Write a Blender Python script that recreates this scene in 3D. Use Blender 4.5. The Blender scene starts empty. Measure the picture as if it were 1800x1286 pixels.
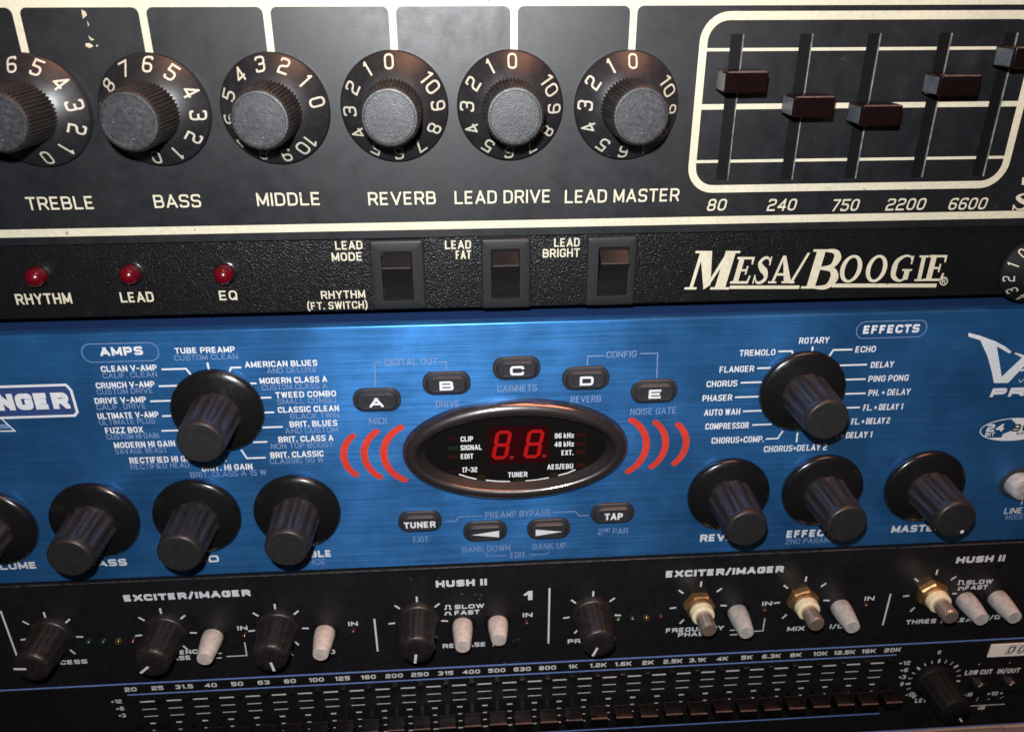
import bpy, bmesh, math, random
from mathutils import Vector, Matrix
random.seed(7)
S = bpy.context.scene
COL = S.collection
MM = 0.001
PI = math.pi

# ------------------------------------------------------------------ camera
PW, PH, FPX = 1800.0, 1286.0, 1420.77
CX, CY, CZ = -5.524, -210.21, 26.69                      # millimetres
YAW, PITCH, ROLL = math.radians(3.7408), math.radians(-24.9467), math.radians(-0.1092)
_f = Vector((math.sin(YAW)*math.cos(PITCH), math.cos(YAW)*math.cos(PITCH), math.sin(PITCH)))
_r = Vector((math.cos(YAW), -math.sin(YAW), 0))
_u = _r.cross(_f)
CR = math.cos(ROLL)*_r + math.sin(ROLL)*_u
CU = -math.sin(ROLL)*_r + math.cos(ROLL)*_u
CF = _f
cam = bpy.data.cameras.new('camera')
cam.sensor_width = 36.0
cam.lens = 36.0*FPX/PW
cam.dof.use_dof = True; cam.dof.focus_distance = 0.225; cam.dof.aperture_fstop = 22
cam.clip_start, cam.clip_end = 0.005, 20
co = bpy.data.objects.new('camera', cam); COL.objects.link(co)
M = Matrix((CR, CU, -CF)).transposed().to_4x4()
M.translation = Vector((CX, CY, CZ))*MM
co.matrix_world = M
S.camera = co

# ------------------------------------------------------------------ light
w = bpy.data.worlds.new('World'); S.world = w; w.use_nodes = True
bg = w.node_tree.nodes['Background']
bg.inputs[0].default_value = (0.30, 0.20, 0.16, 1); bg.inputs[1].default_value = 0.035

def lamp(kind, name, loc, power, color, **kw):
    l = bpy.data.lights.new(name, kind); l.energy = power; l.color = color
    for k, v in kw.items(): setattr(l, k, v)
    o = bpy.data.objects.new(name, l); COL.objects.link(o); o.location = Vector(loc)*MM
    return o
flash = lamp('AREA', 'phone_flash', (-14, -214, 54), 1.25, (0.96, 0.98, 1.0), shape='DISK', size=0.007)
flash.rotation_euler = (CF+Vector((.03, 0, .24))).to_track_quat('-Z', 'Y').to_euler()
room = lamp('AREA', 'room_lamp', (240, -190, 800), 6.5, (1.0, 0.43, 0.24), shape='DISK', size=0.55)
room.rotation_euler = (Vector((60, 0, -80))*MM - room.location).to_track_quat('-Z', 'Y').to_euler()
S.view_settings.view_transform = 'Standard'; S.view_settings.look = 'None'
S.view_settings.exposure = 0.0; S.view_settings.gamma = 1.0; S.view_settings.use_curve_mapping = False

# ------------------------------------------------------------------ pixel of the photograph -> point on a plane of the rack front
def at(px, py, d=0.0):
    v = CF + CR*((px-PW/2)/FPX) - CU*((py-PH/2)/FPX)
    t = (-d-CY)/v.y
    return CX+v.x*t, CZ+v.z*t

# ------------------------------------------------------------------ materials
def mat(name, col, rough=0.5, metal=0.0, spec=0.5, coat=0.0, coat_rough=0.1, emit=None, estr=0.0,
        var=0.0, vscale=400, vstretch=(1, 1, 1), rvar=0.0, bump=0.0, bscale=2000, bstretch=(1, 1, 1), bdist=0.0001,
        specks=0.0, speck_scale=900, speck_col=(0.35, 0.34, 0.32), aniso=0.0, smudge=0.0, trans=0.0, mottle=0.0, mscale=45):
    m = bpy.data.materials.new(name); m.use_nodes = True
    nt = m.node_tree; n = nt.nodes; L = nt.links
    b = n['Principled BSDF']
    b.inputs['Base Color'].default_value = (*col, 1)
    b.inputs['Roughness'].default_value = rough
    b.inputs['Metallic'].default_value = metal
    b.inputs['Specular IOR Level'].default_value = spec
    b.inputs['Coat Weight'].default_value = coat
    b.inputs['Coat Roughness'].default_value = coat_rough
    b.inputs['Anisotropic'].default_value = aniso
    b.inputs['Transmission Weight'].default_value = trans
    if emit:
        b.inputs['Emission Color'].default_value = (*emit, 1); b.inputs['Emission Strength'].default_value = estr
    if aniso:
        cx_ = n.new('ShaderNodeCombineXYZ'); cx_.inputs['Z'].default_value = 1.0; L.new(cx_.outputs[0], b.inputs['Tangent'])
    tc = n.new('ShaderNodeTexCoord')
    def noise(scale, stretch, detail=4, rg=0.6):
        mp = n.new('ShaderNodeMapping'); mp.inputs['Scale'].default_value = stretch
        L.new(tc.outputs['Object'], mp.inputs['Vector'])
        t = n.new('ShaderNodeTexNoise'); t.inputs['Scale'].default_value = scale
        t.inputs['Detail'].default_value = detail; t.inputs['Roughness'].default_value = rg
        L.new(mp.outputs['Vector'], t.inputs['Vector'])
        return t.outputs['Fac']
    def ramp(fac, a, bb, lo, hi):
        r = n.new('ShaderNodeMapRange'); r.inputs['From Min'].default_value = a; r.inputs['From Max'].default_value = bb
        r.inputs['To Min'].default_value = lo; r.inputs['To Max'].default_value = hi
        L.new(fac, r.inputs['Value']); return r.outputs['Result']
    colsock = None
    if var:
        f = ramp(noise(vscale, vstretch), 0.3, 0.7, 1-var, 1+var)
        if mottle:
            g = ramp(noise(mscale, (1, 1, 1), 6, 0.6), 0.34, 0.66, 1-mottle, 1+mottle)
            a = n.new('ShaderNodeMath'); a.operation = 'MULTIPLY'; L.new(f, a.inputs[0]); L.new(g, a.inputs[1]); f = a.outputs[0]
        mx = n.new('ShaderNodeVectorMath'); mx.operation = 'SCALE'; mx.inputs[0].default_value = col
        L.new(f, mx.inputs['Scale']); colsock = mx.outputs[0]
    if specks:
        f = ramp(noise(speck_scale, (1, 1, 1), 2, 0.5), 0.70, 0.78, 0, specks)
        mx = n.new('ShaderNodeMix'); mx.data_type = 'RGBA'
        L.new(f, mx.inputs['Factor'])
        if colsock: L.new(colsock, mx.inputs['A'])
        else: mx.inputs['A'].default_value = (*col, 1)
        mx.inputs['B'].default_value = (*speck_col, 1)
        colsock = mx.outputs['Result']
    if colsock: L.new(colsock, b.inputs['Base Color'])
    if rvar:
        f = ramp(noise(vscale*0.7, vstretch), 0.3, 0.7, max(rough-rvar, 0.02), rough+rvar)
        if smudge:
            g = ramp(noise(smudge, (1, 1, 1), 5, 0.65), 0.42, 0.62, 0, rvar*1.3)
            a = n.new('ShaderNodeMath'); a.operation = 'ADD'; L.new(f, a.inputs[0]); L.new(g, a.inputs[1]); f = a.outputs[0]
        L.new(f, b.inputs['Roughness'])
    if bump:
        bp = n.new('ShaderNodeBump'); bp.inputs['Strength'].default_value = bump; bp.inputs['Distance'].default_value = bdist
        L.new(noise(bscale, bstretch, 3, 0.55), bp.inputs['Height'])
        L.new(bp.outputs['Normal'], b.inputs['Normal'])
    return m

MT = dict(
    satin=mat('satin_black_paint', (0.006, 0.0064, 0.0082), 0.43, var=0.25, vscale=300, rvar=0.05, bump=0.25, bscale=2600, bdist=0.00006,
              specks=0.35, speck_scale=420, speck_col=(0.05, 0.05, 0.05), smudge=30),
    wrinkle=mat('wrinkle_black_paint', (0.005, 0.005, 0.0055), 0.30, bump=0.9, bscale=2000, bdist=0.00022, var=0.2),
    cream=mat('cream_print', (0.50, 0.46, 0.345), 0.55, var=0.10, vscale=900, mottle=.06, mscale=60, specks=.75, speck_scale=520, speck_col=(.10, .09, .07)),
    white=mat('white_print', (0.58, 0.60, 0.62), 0.5, var=0.10, vscale=900, specks=.6, speck_scale=700, speck_col=(.2, .22, .25)),
    grey_print=mat('grey_print', (0.135, 0.205, 0.36), 0.5, var=0.25, vscale=900),
    dim_print=mat('worn_white_print', (0.62, 0.62, 0.60), 0.5, var=0.2, vscale=1500),
    blue=mat('blue_brushed_aluminium', (0.037, 0.182, 0.470), 0.40, metal=0.74, aniso=0.62, mottle=0.24, mscale=42, var=0.16, vscale=260, vstretch=(0.10, 1, 7),
             rvar=0.07, bump=0.32, bscale=420, bstretch=(0.06, 1, 9), bdist=0.00012, specks=0.5, speck_scale=800,
             speck_col=(0.16, 0.34, 0.62), smudge=38),
    shade_scuff_navy=mat('navy_shade_and_scuff', (0.012, 0.036, 0.12), 0.5),  # shadow under the preamp painted into the top flange; also colours a scuff
    numeral=mat('worn_numeral_paint', (0.42, 0.39, 0.31), 0.5, var=0.15, vscale=900),
    ridge_highlight=mat('painted_ridge_highlight', (0.055, 0.045, 0.043), 0.4, var=.3, vscale=900),  # lighter tone painted as the highlight along the rocker's ridge
    slope=mat('smoked_lens_slope', (0.012, 0.010, 0.010), 0.38, spec=.22, rvar=.05, vscale=600),
    dull=mat('dull_black_plastic', (0.006, 0.006, 0.006), 0.6, spec=.12),
    small_fader=mat('black_slider_plastic', (0.0035, 0.0026, 0.0026), 0.25, spec=.35, rvar=.05, vscale=700),
    slot_highlight=mat('painted_slot_highlight', (0.35, 0.34, 0.33), 0.35, metal=0.5, var=0.5, vscale=500),  # bright colour stands in for the highlight on each slot's right edge
    cap_glare=mat('painted_side_glare', (0.06, 0.068, 0.078), 0.30, var=0.4, vscale=300),  # paler grey painted as glare on the caps' left faces
    edge_highlight=mat('painted_cap_highlight', (0.10, 0.060, 0.052), 0.4, var=0.35, vscale=700),  # tan painted for lamplight along the caps' front top edges
    navy=mat('dark_blue_print', (0.02, 0.045, 0.15), 0.5),
    blue_line=mat('blue_line_print', (0.16, 0.25, 0.58), 0.5, var=0.2, vscale=600),
    red=mat('red_print', (0.50, 0.036, 0.022), 0.42, var=0.12, vscale=500, mottle=.12, mscale=90),
    knob=mat('black_knob_plastic', (0.012, 0.0115, 0.013), 0.40, rvar=0.06, var=0.3, vscale=500, bump=0.08, bscale=2500, bdist=0.00005),
    knob_grip=mat('worn_grip_plastic', (0.0165, 0.0140, 0.0138), 0.44, spec=.36, rvar=0.06, var=0.35, vscale=700, vstretch=(1, .3, 1), bump=0.2, bscale=1800, bdist=0.00006,
                  specks=0.5, speck_scale=1300, speck_col=(0.10, 0.085, 0.075)),
    cap=mat('scuffed_knob_cap', (0.022, 0.022, 0.025), 0.45, var=0.6, vscale=1100, mottle=.3, mscale=200, rvar=0.1, bump=0.5, bscale=2600, bdist=0.00012,
            specks=0.8, speck_scale=1800, speck_col=(0.22, 0.22, 0.23)),
    knob_tip=mat('matt_knob_tip', (0.011, 0.011, 0.011), 0.60, spec=.35, var=0.3, vscale=900, bump=0.2, bscale=3000, bdist=0.00006),
    gloss=mat('glossy_black_plastic', (0.006, 0.006, 0.0065), 0.24, rvar=0.05, vscale=900, bump=0.08, bscale=1800, bdist=0.00006),
    rubber=mat('black_button_rubber', (0.022, 0.023, 0.026), 0.42, bump=0.15, bscale=2500, bdist=0.00006, var=0.2, vscale=900),
    switch=mat('black_switch_plastic', (0.013, 0.013, 0.014), 0.46, spec=.35, bump=0.3, bscale=2400, bdist=0.00008, var=0.2, vscale=1200),
    rocker=mat('black_rocker_plastic', (0.011, 0.0095, 0.0095), 0.30, spec=0.16, bump=0.15, bscale=2400, bdist=0.00006, rvar=0.05),
    slot=mat('slider_dust_cover', (0.003, 0.003, 0.003), 0.55, spec=.18, bump=0.3, bscale=1300, bdist=0.0001, specks=0.5, speck_scale=700, speck_col=(0.06, 0.05, 0.035)),
    fader=mat('smoked_fader_plastic', (0.006, 0.0026, 0.0026), 0.12, spec=.35, rvar=0.04, vscale=700, bump=0.05, bscale=900, bdist=0.00006),
    bezel=mat('smoked_chrome_bezel', (0.15, 0.12, 0.122), 0.12, metal=0.90, coat=0.9, coat_rough=0.36, rvar=0.05, vscale=700, bump=0.03, bscale=1500, bdist=0.00008,
              specks=0.3, speck_scale=900, speck_col=(0.45, 0.38, 0.34)),
    window=mat('dark_display_window', (0.006, 0.005, 0.005), 0.12, rvar=0.03, vscale=500),
    digit=mat('red_display_segment', (0.16, 0.004, 0.005), 0.3, emit=(1.0, 0.008, 0.008), estr=0.20),
    digit_dim=mat('dim_display_dot', (0.16, 0.008, 0.01), 0.3, emit=(1.0, 0.01, 0.02), estr=0.06),
    digit_back=mat('red_display_filter', (0.016, 0.0015, 0.002), 0.2, emit=(1.0, 0.01, 0.015), estr=0.006),
    led_red=mat('red_led_lens', (0.085, 0.0015, 0.005), 0.24, spec=.35, coat=0.3, coat_rough=0.06),
    led_green=mat('green_led_lens', (0.006, 0.020, 0.009), 0.12, coat=0.5),
    led_yellow=mat('yellow_led_lens', (0.045, 0.034, 0.006), 0.12, coat=0.5),
    led_dark=mat('dark_red_led_lens', (0.022, 0.006, 0.005), 0.12, coat=0.5),
    win_green=mat('unlit_green_lamp', (0.008, 0.016, 0.006), 0.25),
    win_olive=mat('unlit_olive_lamp', (0.015, 0.015, 0.005), 0.25),
    win_brown=mat('unlit_brown_lamp', (0.022, 0.006, 0.0035), 0.25),
    win_plum=mat('unlit_red_lamp', (0.016, 0.004, 0.007), 0.25),
    exciter=mat('black_anodised_panel', (0.0065, 0.0065, 0.008), 0.40, var=0.25, vscale=300, rvar=0.06, bump=0.15, bscale=1700, bdist=0.00006,
                specks=0.5, speck_scale=330, speck_col=(0.022, 0.022, 0.026), smudge=35),
    eq=mat('black_equaliser_panel', (0.0065, 0.0062, 0.007), 0.42, var=0.25, vscale=300, rvar=0.06, bump=0.15, bscale=1700, bdist=0.00006),
    edge=mat('worn_metal_edge', (0.07, 0.07, 0.08), 0.38, metal=0.6, var=0.7, vscale=500, specks=0.9, speck_scale=500, speck_col=(0.45, 0.45, 0.48)),
    ex_knob=mat('dusty_slim_knob', (0.011, 0.009, 0.0085), 0.45, var=0.5, vscale=500, specks=0.5, speck_scale=1100, speck_col=(0.10, 0.085, 0.08), rvar=0.1),
    button=mat('dirty_white_button', (0.42, 0.375, 0.335), 0.5, var=0.25, vscale=380, specks=0.8, speck_scale=420, speck_col=(0.22, 0.18, 0.12)),
    grey_button=mat('dirty_grey_button', (0.33, 0.32, 0.305), 0.5, var=0.3, vscale=380, specks=0.7, speck_scale=420, speck_col=(0.18, 0.16, 0.12)),
    brass=mat('tarnished_brass', (0.36, 0.205, 0.085), 0.44, metal=0.8, var=0.35, vscale=500, rvar=0.12, bump=0.15, bscale=900, bdist=0.0001),
    nylon=mat('cream_nylon_bush', (0.70, 0.60, 0.40), 0.5, var=0.12, vscale=600),
    steel=mat('knurled_steel_shaft', (0.52, 0.42, 0.35), 0.28, metal=0.8, rvar=0.05, vscale=900, var=0.1),
    chassis=mat('black_chassis', (0.012, 0.012, 0.013), 0.6, var=0.2, vscale=100),
    plate=mat('off_white_nameplate', (0.82, 0.77, 0.70), 0.5, var=0.08, vscale=500),
    tan=mat('tan_panel_paint', (0.30, 0.215, 0.17), 0.55, var=0.12, vscale=120, bump=0.3, bscale=900, bdist=0.0001),
    tan_line=mat('brown_outline', (0.10, 0.05, 0.04), 0.6),
    black_print=mat('black_print', (0.02, 0.02, 0.02), 0.5),
    chip=mat('chipped_paint', (0.45, 0.38, 0.26), 0.5, var=0.4, vscale=900),
    smear=mat('grey_scuff', (0.06, 0.06, 0.065), 0.5, var=0.5, vscale=900),
)

# ------------------------------------------------------------------ mesh builder: (x, z, d) in mm, d = distance out of the rack front
class MB:
    def __init__(s): s.bm = bmesh.new()
    def v(s, x, z, d): return s.bm.verts.new((x*MM, -d*MM, z*MM))
    def face(s, vs):
        try: return s.bm.faces.new(vs)
        except ValueError: return None
    def flat(s, pts, d):
        if len(pts) > 2: s.face([s.v(x, z, d) for x, z in pts])
    def loft(s, rings, cap0=False, cap1=True):            # rings: list of ([(x,z)...], d)
        R = [[s.v(x, z, d) for x, z in p] for p, d in rings]
        n = len(R[0])
        for a, b in zip(R, R[1:]):
            for i in range(n): s.face([a[i], a[(i+1) % n], b[(i+1) % n], b[i]])
        if cap0: s.face(R[0][::-1])
        if cap1: s.face(R[-1])
    def box(s, x0, x1, z0, z1, d0, d1, bev=0.0):
        b = bev
        def r(i): return [(x0+i, z0+i), (x1-i, z0+i), (x1-i, z1-i), (x0+i, z1-i)]
        if b: s.loft([(rrect(x0, x1, z0, z1, b), d0), (rrect(x0, x1, z0, z1, b), d1-b), (rrect(x0+b*.35, x1-b*.35, z0+b*.35, z1-b*.35, b*.8), d1-b*.3),
                      (rrect(x0+b, x1-b, z0+b, z1-b, b*.4), d1)], cap0=True)
        else: s.loft([(r(0), d0), (r(0), d1)], cap0=True)
    def lathe(s, prof, n=64, cx=0, cz=0, mod=None, cap1=True, rot=0.0):
        rings = []
        for r, d in prof:
            p = []
            for i in range(n):
                a = 2*PI*i/n+rot
                q = r*(mod(i, a, d) if mod else 1)
                p.append((cx+q*math.cos(a), cz+q*math.sin(a)))
            rings.append((p, d))
        s.loft(rings, cap1=cap1)
    def extrude_x(s, prof, x0, x1):                       # prof: [(z,d)...]
        A = [s.v(x0, z, d) for z, d in prof]; B = [s.v(x1, z, d) for z, d in prof]
        n = len(A)
        for i in range(n): s.face([A[i], A[(i+1) % n], B[(i+1) % n], B[i]])
        s.face(A[::-1]); s.face(B)
    def strip(s, pts, wd, d, closed=False, ext0=0, ext1=0, clip=None, shear=0.0, mp=None):
        n = len(pts)
        ws = wd if isinstance(wd, (list, tuple)) else [wd]*n
        P = [Vector(p) for p in pts]
        if not closed:
            if ext0: P[0] = P[0]+(P[0]-P[1]).normalized()*ext0
            if ext1: P[-1] = P[-1]+(P[-1]-P[-2]).normalized()*ext1
        Lf, Rt = [], []
        for i in range(n):
            a = P[i-1] if (i > 0 or closed) else None
            b = P[(i+1) % n] if (i < n-1 or closed) else None
            d0 = (P[i]-a).normalized() if a is not None else (b-P[i]).normalized()
            d1 = (b-P[i]).normalized() if b is not None else d0
            t = d0+d1
            if t.length < 0.35: nn = Vector((-d0.y, d0.x)); k = 1
            else:
                t.normalize(); nn = Vector((-t.y, t.x)); c = nn.dot(Vector((-d0.y, d0.x))); k = min(1/max(c, .2), 3.5)
            h = nn*(ws[i]*.5*k)
            Lf.append(P[i]+h); Rt.append(P[i]-h)
        for i in range(n if closed else n-1):
            j = (i+1) % n
            q = [tuple(Rt[i]), tuple(Rt[j]), tuple(Lf[j]), tuple(Lf[i])]
            if clip: q = clipbox(q, *clip)
            if shear: q = [(x+shear*y, y) for x, y in q]
            if mp: q = [mp(*p) for p in q]
            if len(q) > 2: s.flat(q, d+.0015*i)
    def build(s, name, m, parent=None, loc=(0, 0, 0), smooth=False, angle=35, fix=True):
        me = bpy.data.meshes.new(name)
        if smooth: bmesh.ops.remove_doubles(s.bm, verts=s.bm.verts, dist=1e-7)
        if fix: bmesh.ops.recalc_face_normals(s.bm, faces=s.bm.faces)
        else:
            s.bm.normal_update()
            bmesh.ops.reverse_faces(s.bm, faces=[f for f in s.bm.faces if f.normal.y > 0])
        if smooth:
            for f in s.bm.faces: f.smooth = len(f.verts) < 5
            for e in s.bm.edges:
                if len(e.link_faces) == 2 and e.calc_face_angle(0) > math.radians(angle): e.smooth = False
        s.bm.to_mesh(me); s.bm.free()
        me.materials.append(MT[m] if isinstance(m, str) else m)
        return link(name, me, parent, loc)
def link(name, me, parent, loc):
    o = bpy.data.objects.new(name, me); COL.objects.link(o)
    o.location = (loc[0]*MM, -loc[2]*MM, loc[1]*MM)
    if parent is not None:
        o.parent = parent
        if not parent.parent and parent.type == 'EMPTY': o.location -= parent.location
    return o
def dup(o, parent, loc):
    c = o.copy(); COL.objects.link(c); c.parent = parent
    c.location = Vector((loc[0]*MM, -loc[2]*MM, loc[1]*MM))
    if parent.type == 'EMPTY': c.location -= parent.location
    for ch in o.children:
        k = ch.copy(); COL.objects.link(k); k.parent = c
    return c
def rrect(x0, x1, z0, z1, r, n=6):
    p = []
    for cx, cz, a0 in ((x1-r, z1-r, 0), (x0+r, z1-r, PI/2), (x0+r, z0+r, PI), (x1-r, z0+r, 1.5*PI)):
        for i in range(n+1):
            a = a0+PI/2*i/n; p.append((cx+r*math.cos(a), cz+r*math.sin(a)))
    return p
def ellipse(cx, cz, a, b, n=96):
    return [(cx+a*math.cos(2*PI*i/n), cz+b*math.sin(2*PI*i/n)) for i in range(n)]
def clipbox(q, x0, x1, y0, y1):
    for ax, lim, sg in ((0, x0, 1), (0, x1, -1), (1, y0, 1), (1, y1, -1)):
        o = []
        for i in range(len(q)):
            a, b = q[i-1], q[i]
            da, db = (a[ax]-lim)*sg, (b[ax]-lim)*sg
            if (da < 0) != (db < 0):
                t = da/(da-db); o.append((a[0]+(b[0]-a[0])*t, a[1]+(b[1]-a[1])*t))
            if db >= 0: o.append(b)
        q = o
        if len(q) < 3: return []
    return q

# ------------------------------------------------------------------ square extended lettering (stroke font) and plain lettering (built-in font)
r1 = .28
RB = [(0, 0, r1), (1, 0, r1), (1, 1, r1), (0, 1, r1)]
G = {  # width, strokes (x, y[, corner radius]), 'c' closes
 'A': (1.12, [[(0, 0), (.5, 1)], [(1, 0), (.5, 1)], [(.22, .28), (.78, .28)]]), 'B': (1, [[(0, .5), (.95, .5, .2), (.95, 1, .2), (0, 1), (0, 0), (1, 0, r1), (1, .5, r1), (.7, .5)]]),
 'C': (.98, [[(1, .68), (1, 1, r1), (0, 1, r1), (0, 0, r1), (1, 0, r1), (1, .32)]]), 'D': (1, [[(0, 0), (1, 0, r1), (1, 1, r1), (0, 1), 'c']]),
 'E': (.9, [[(1, 1), (0, 1), (0, 0), (1, 0)], [(0, .5), (.9, .5)]]), 'F': (.86, [[(1, 1), (0, 1), (0, 0)], [(0, .48), (.85, .48)]]),
 'G': (1, [[(1, .72), (1, 1, r1), (0, 1, r1), (0, 0, r1), (1, 0, r1), (1, .46), (.55, .46)]]), 'H': (1, [[(0, 0), (0, 1)], [(1, 0), (1, 1)], [(0, .5), (1, .5)]]),
 'I': (.0, [[(0, 0), (0, 1)]]), 'K': (.95, [[(0, 0), (0, 1)], [(0, .5), (.3, .5), (1, 1.02)], [(.3, .5), (1, -.02)]]), 'L': (.84, [[(0, 1), (0, 0), (1, 0)]]),
 'M': (1.2, [[(0, 0), (0, 1)], [(1, 0), (1, 1)], [(0, 1), (.5, .08)], [(1, 1), (.5, .08)]]), 'N': (1, [[(0, 0), (0, 1)], [(1, 0), (1, 1)], [(0, 1), (1, 0)]]), 'O': (1, [RB+['c']]),
 'P': (.95, [[(0, 0), (0, 1), (1, 1, r1), (1, .42, r1), (0, .42)]]), 'Q': (1, [RB+['c'], [(.6, .25), (1, -.05)]]),
 'R': (1, [[(0, 0), (0, 1), (1, 1, r1), (1, .45, r1), (0, .45)], [(.6, .45), (1, 0)]]),
 'S': (.95, [[(1, .79), (1, 1, r1), (0, 1, r1), (0, .5, r1), (1, .5, r1), (1, 0, r1), (0, 0, r1), (0, .21)]]),
 'T': (.92, [[(0, 1), (1, 1)], [(.5, 0), (.5, 1)]]), 'U': (1, [[(0, 1), (0, 0, r1), (1, 0, r1), (1, 1)]]), 'V': (1.15, [[(0, 1), (.5, 0)], [(1, 1), (.5, 0)]]),
 'W': (1.4, [[(0, 1), (.25, 0)], [(.5, 1), (.25, 0)], [(.5, 1), (.75, 0)], [(1, 1), (.75, 0)]]), 'X': (1, [[(0, 0), (1, 1)], [(0, 1), (1, 0)]]), 'Y': (1, [[(0, 1), (.5, .42), (1, 1)], [(.5, .42), (.5, 0)]]),
 'Z': (.95, [[(0, 1), (1, 1)], [(1, 1), (0, 0)], [(0, 0), (1, 0)]]), '0': (.9, [RB+['c']]), '1': (.4, [[(0, .8), (1, 1.02), (1, 0)]]),
 '2': (.9, [[(0, .79), (0, 1, r1), (1, 1, r1), (1, .55, r1), (0, .45, r1), (0, 0), (1, 0)]]),
 '3': (.9, [[(0, .8), (0, 1, r1), (1, 1, r1), (1, .5, .1), (.3, .5)], [(.9, .5), (1, .45), (1, 0, r1), (0, 0, r1), (0, .2)]]), '4': (.95, [[(.8, 0), (.8, 1), (0, .28), (1, .28)]]),
 '5': (.9, [[(1, 1), (0, 1), (0, .58), (1, .58, r1), (1, 0, r1), (0, 0, r1), (0, .2)]]),
 '6': (.9, [[(1, .82), (1, 1, r1), (0, 1, r1), (0, 0, r1), (1, 0, r1), (1, .55, r1), (0, .55)]]), '7': (.85, [[(0, 1), (1, 1), (.35, 0)]]),
 '8': (.9, [[(.04, .5, r1), (.96, .5, r1), (.96, 1, r1), (.04, 1, r1), 'c'], [(0, 0, r1), (1, 0, r1), (1, .5, r1), (0, .5, r1), 'c']]), '9': (.9, [[(0, .18), (0, 0, r1), (1, 0, r1), (1, 1, r1), (0, 1, r1), (0, .45, r1), (1, .45)]]),
 'k': (.75, [[(0, 0), (0, 1)], [(0, .35), (.3, .35), (1, .72)], [(.3, .35), (1, -.02)]]), 'z': (.75, [[(0, .68), (1, .68), (0, 0), (1, 0)]]),
 'd': (.8, [[(1, 1), (1, 0), (0, 0, .2), (0, .65, .2), (1, .65)]]),
 '.': (.0, [[(0, 0), (0, .02)]]), '-': (.5, [[(0, .42), (1, .42)]]), '+': (.6, [[(0, .45), (1, .45)], [(.5, .15), (.5, .75)]]), '/': (.5, [[(0, -.1), (1, 1.1)]]),
 '(': (.25, [[(1, 1.15), (0, .8, .2), (0, .1, .2), (1, -.2)]]), ')': (.25, [[(0, 1.15), (1, .8, .2), (1, .1, .2), (0, -.2)]]), ' ': (.5, []),
}
def round_path(st, sx, sy, tx, ty, rf=1.0):
    cl = st[-1] == 'c'
    pts = st[:-1] if cl else st
    Q = [(Vector((tx+p[0]*sx, ty+p[1]*sy)), (p[2] if len(p) > 2 else 0)) for p in pts]
    out = []; n = len(Q)
    for i, (p, r) in enumerate(Q):
        if r and (cl or 0 < i < n-1):
            a, b = Q[i-1][0], Q[(i+1) % n][0]
            ra = min(r*sy*1.1*rf, (a-p).length*.49, (b-p).length*.49)
            A = p+(a-p).normalized()*ra; B = p+(b-p).normalized()*ra
            for k in range(5):
                t = k/4; out.append(tuple((1-t)**2*A+2*t*(1-t)*p+t*t*B))
        else: out.append(tuple(p))
    return out, cl
def stroke_word(mb, txt, x0, x1, zc, h, wt, d, shear=0.0, gap=.30, rf=1.0):
    t = wt*h
    unit = 0.0; fixed = 0.0
    for c in txt:
        gw = G[c][0]
        unit += gw+(gap*.8 if c != ' ' else .15); fixed += t if c != ' ' else 0
    unit -= gap*.8
    k = (x1-x0-fixed)/max(unit, .3)
    if k < h*.15: k = h*.15
    x = x0; z0 = zc-h/2; lay = 0
    for c in txt:
        gw, sts = G[c]
        W_ = gw*k+t
        for st in sts:
            pts, cl = round_path(st, gw*k, h-t, x+t/2, z0+t/2, rf)
            box = (x-.001, x+W_+.001, z0-.001, z0+h+.001)
            if c in '/()': box = (x-h*.1, x+W_+h*.1, z0-h*.2, z0+h*1.2)
            e0 = e1 = 0
            if not cl:
                def need(p, q):
                    dx, dy = abs(p[0]-q[0])*gw, abs(p[1]-q[1])
                    if c in './': return t*.5
                    if dx > 2.5*dy: return t*.5 if p[0] in (0, 1) and c not in 'HEFP' else 0
                    if dy > 2.5*dx: return t*.5 if p[1] in (0, 1) or p[1] < 0 or p[1] > 1 else 0
                    return t*.9 if p[1] <= 0 or p[1] >= 1 else 0
                e0, e1 = need(st[0], st[1]), need(st[-1], st[-2])
            mb.strip(pts, t, d+.05*.006*lay+.02*(lay % 2), cl, e0, e1, box, mp=(lambda a, b: (a+shear*(b-zc), b)) if shear else None)
            lay += 1
        x += W_+(gap*.8 if c != ' ' else .15)*k if c != ' ' else (.5+.15)*k
def fit(xl, xr, yc, hpx, d):
    xa, _ = at(xl, yc, d); xb, _ = at(xr, yc, d); xm = (xl+xr)/2
    _, zt = at(xm, yc-hpx/2, d); _, zb = at(xm, yc+hpx/2, d)
    return xa, xb, (zt+zb)/2, zt-zb
def word(parent, txt, xl, xr, yc, hpx, m='white', wt=.17, d=.05, shear=0.0, name='lettering', gap=.30, rf=1.0):
    x0, x1, zc, h = fit(xl, xr, yc, hpx, d)
    cx = (x0+x1)/2
    mb = MB(); stroke_word(mb, txt, x0-cx, x1-cx, 0, h, wt, 0, shear, gap, rf)
    return mb.build(name, m, parent, (cx, zc, d), fix=False)
def plain(parent, txt, xl, xr, yc, hpx, m='cream', wt=.145, d=.05, shear=0.0, name='lettering'):
    return word(parent, txt, xl, xr, yc, hpx, m, wt, d, shear, name, .34, 1.75)
def pline(parent, pxs, wmm, m='white', d=.05, name='line_marking', closed=False, flat_z=True):
    P = [at(x, y, d) for x, y in pxs]
    if flat_z:
        for i in range(1, len(P)):                        # printed lines run true
            if abs(P[i][1]-P[i-1][1]) < .30*abs(P[i][0]-P[i-1][0]) and abs(P[i][1]-P[i-1][1]) < 2: P[i] = (P[i][0], P[i-1][1])
    cx, cz = P[0]
    mb = MB(); mb.strip([(x-cx, z-cz) for x, z in P], wmm, 0, closed)
    return mb.build(name, m, parent, (cx, cz, d), fix=False)

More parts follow.
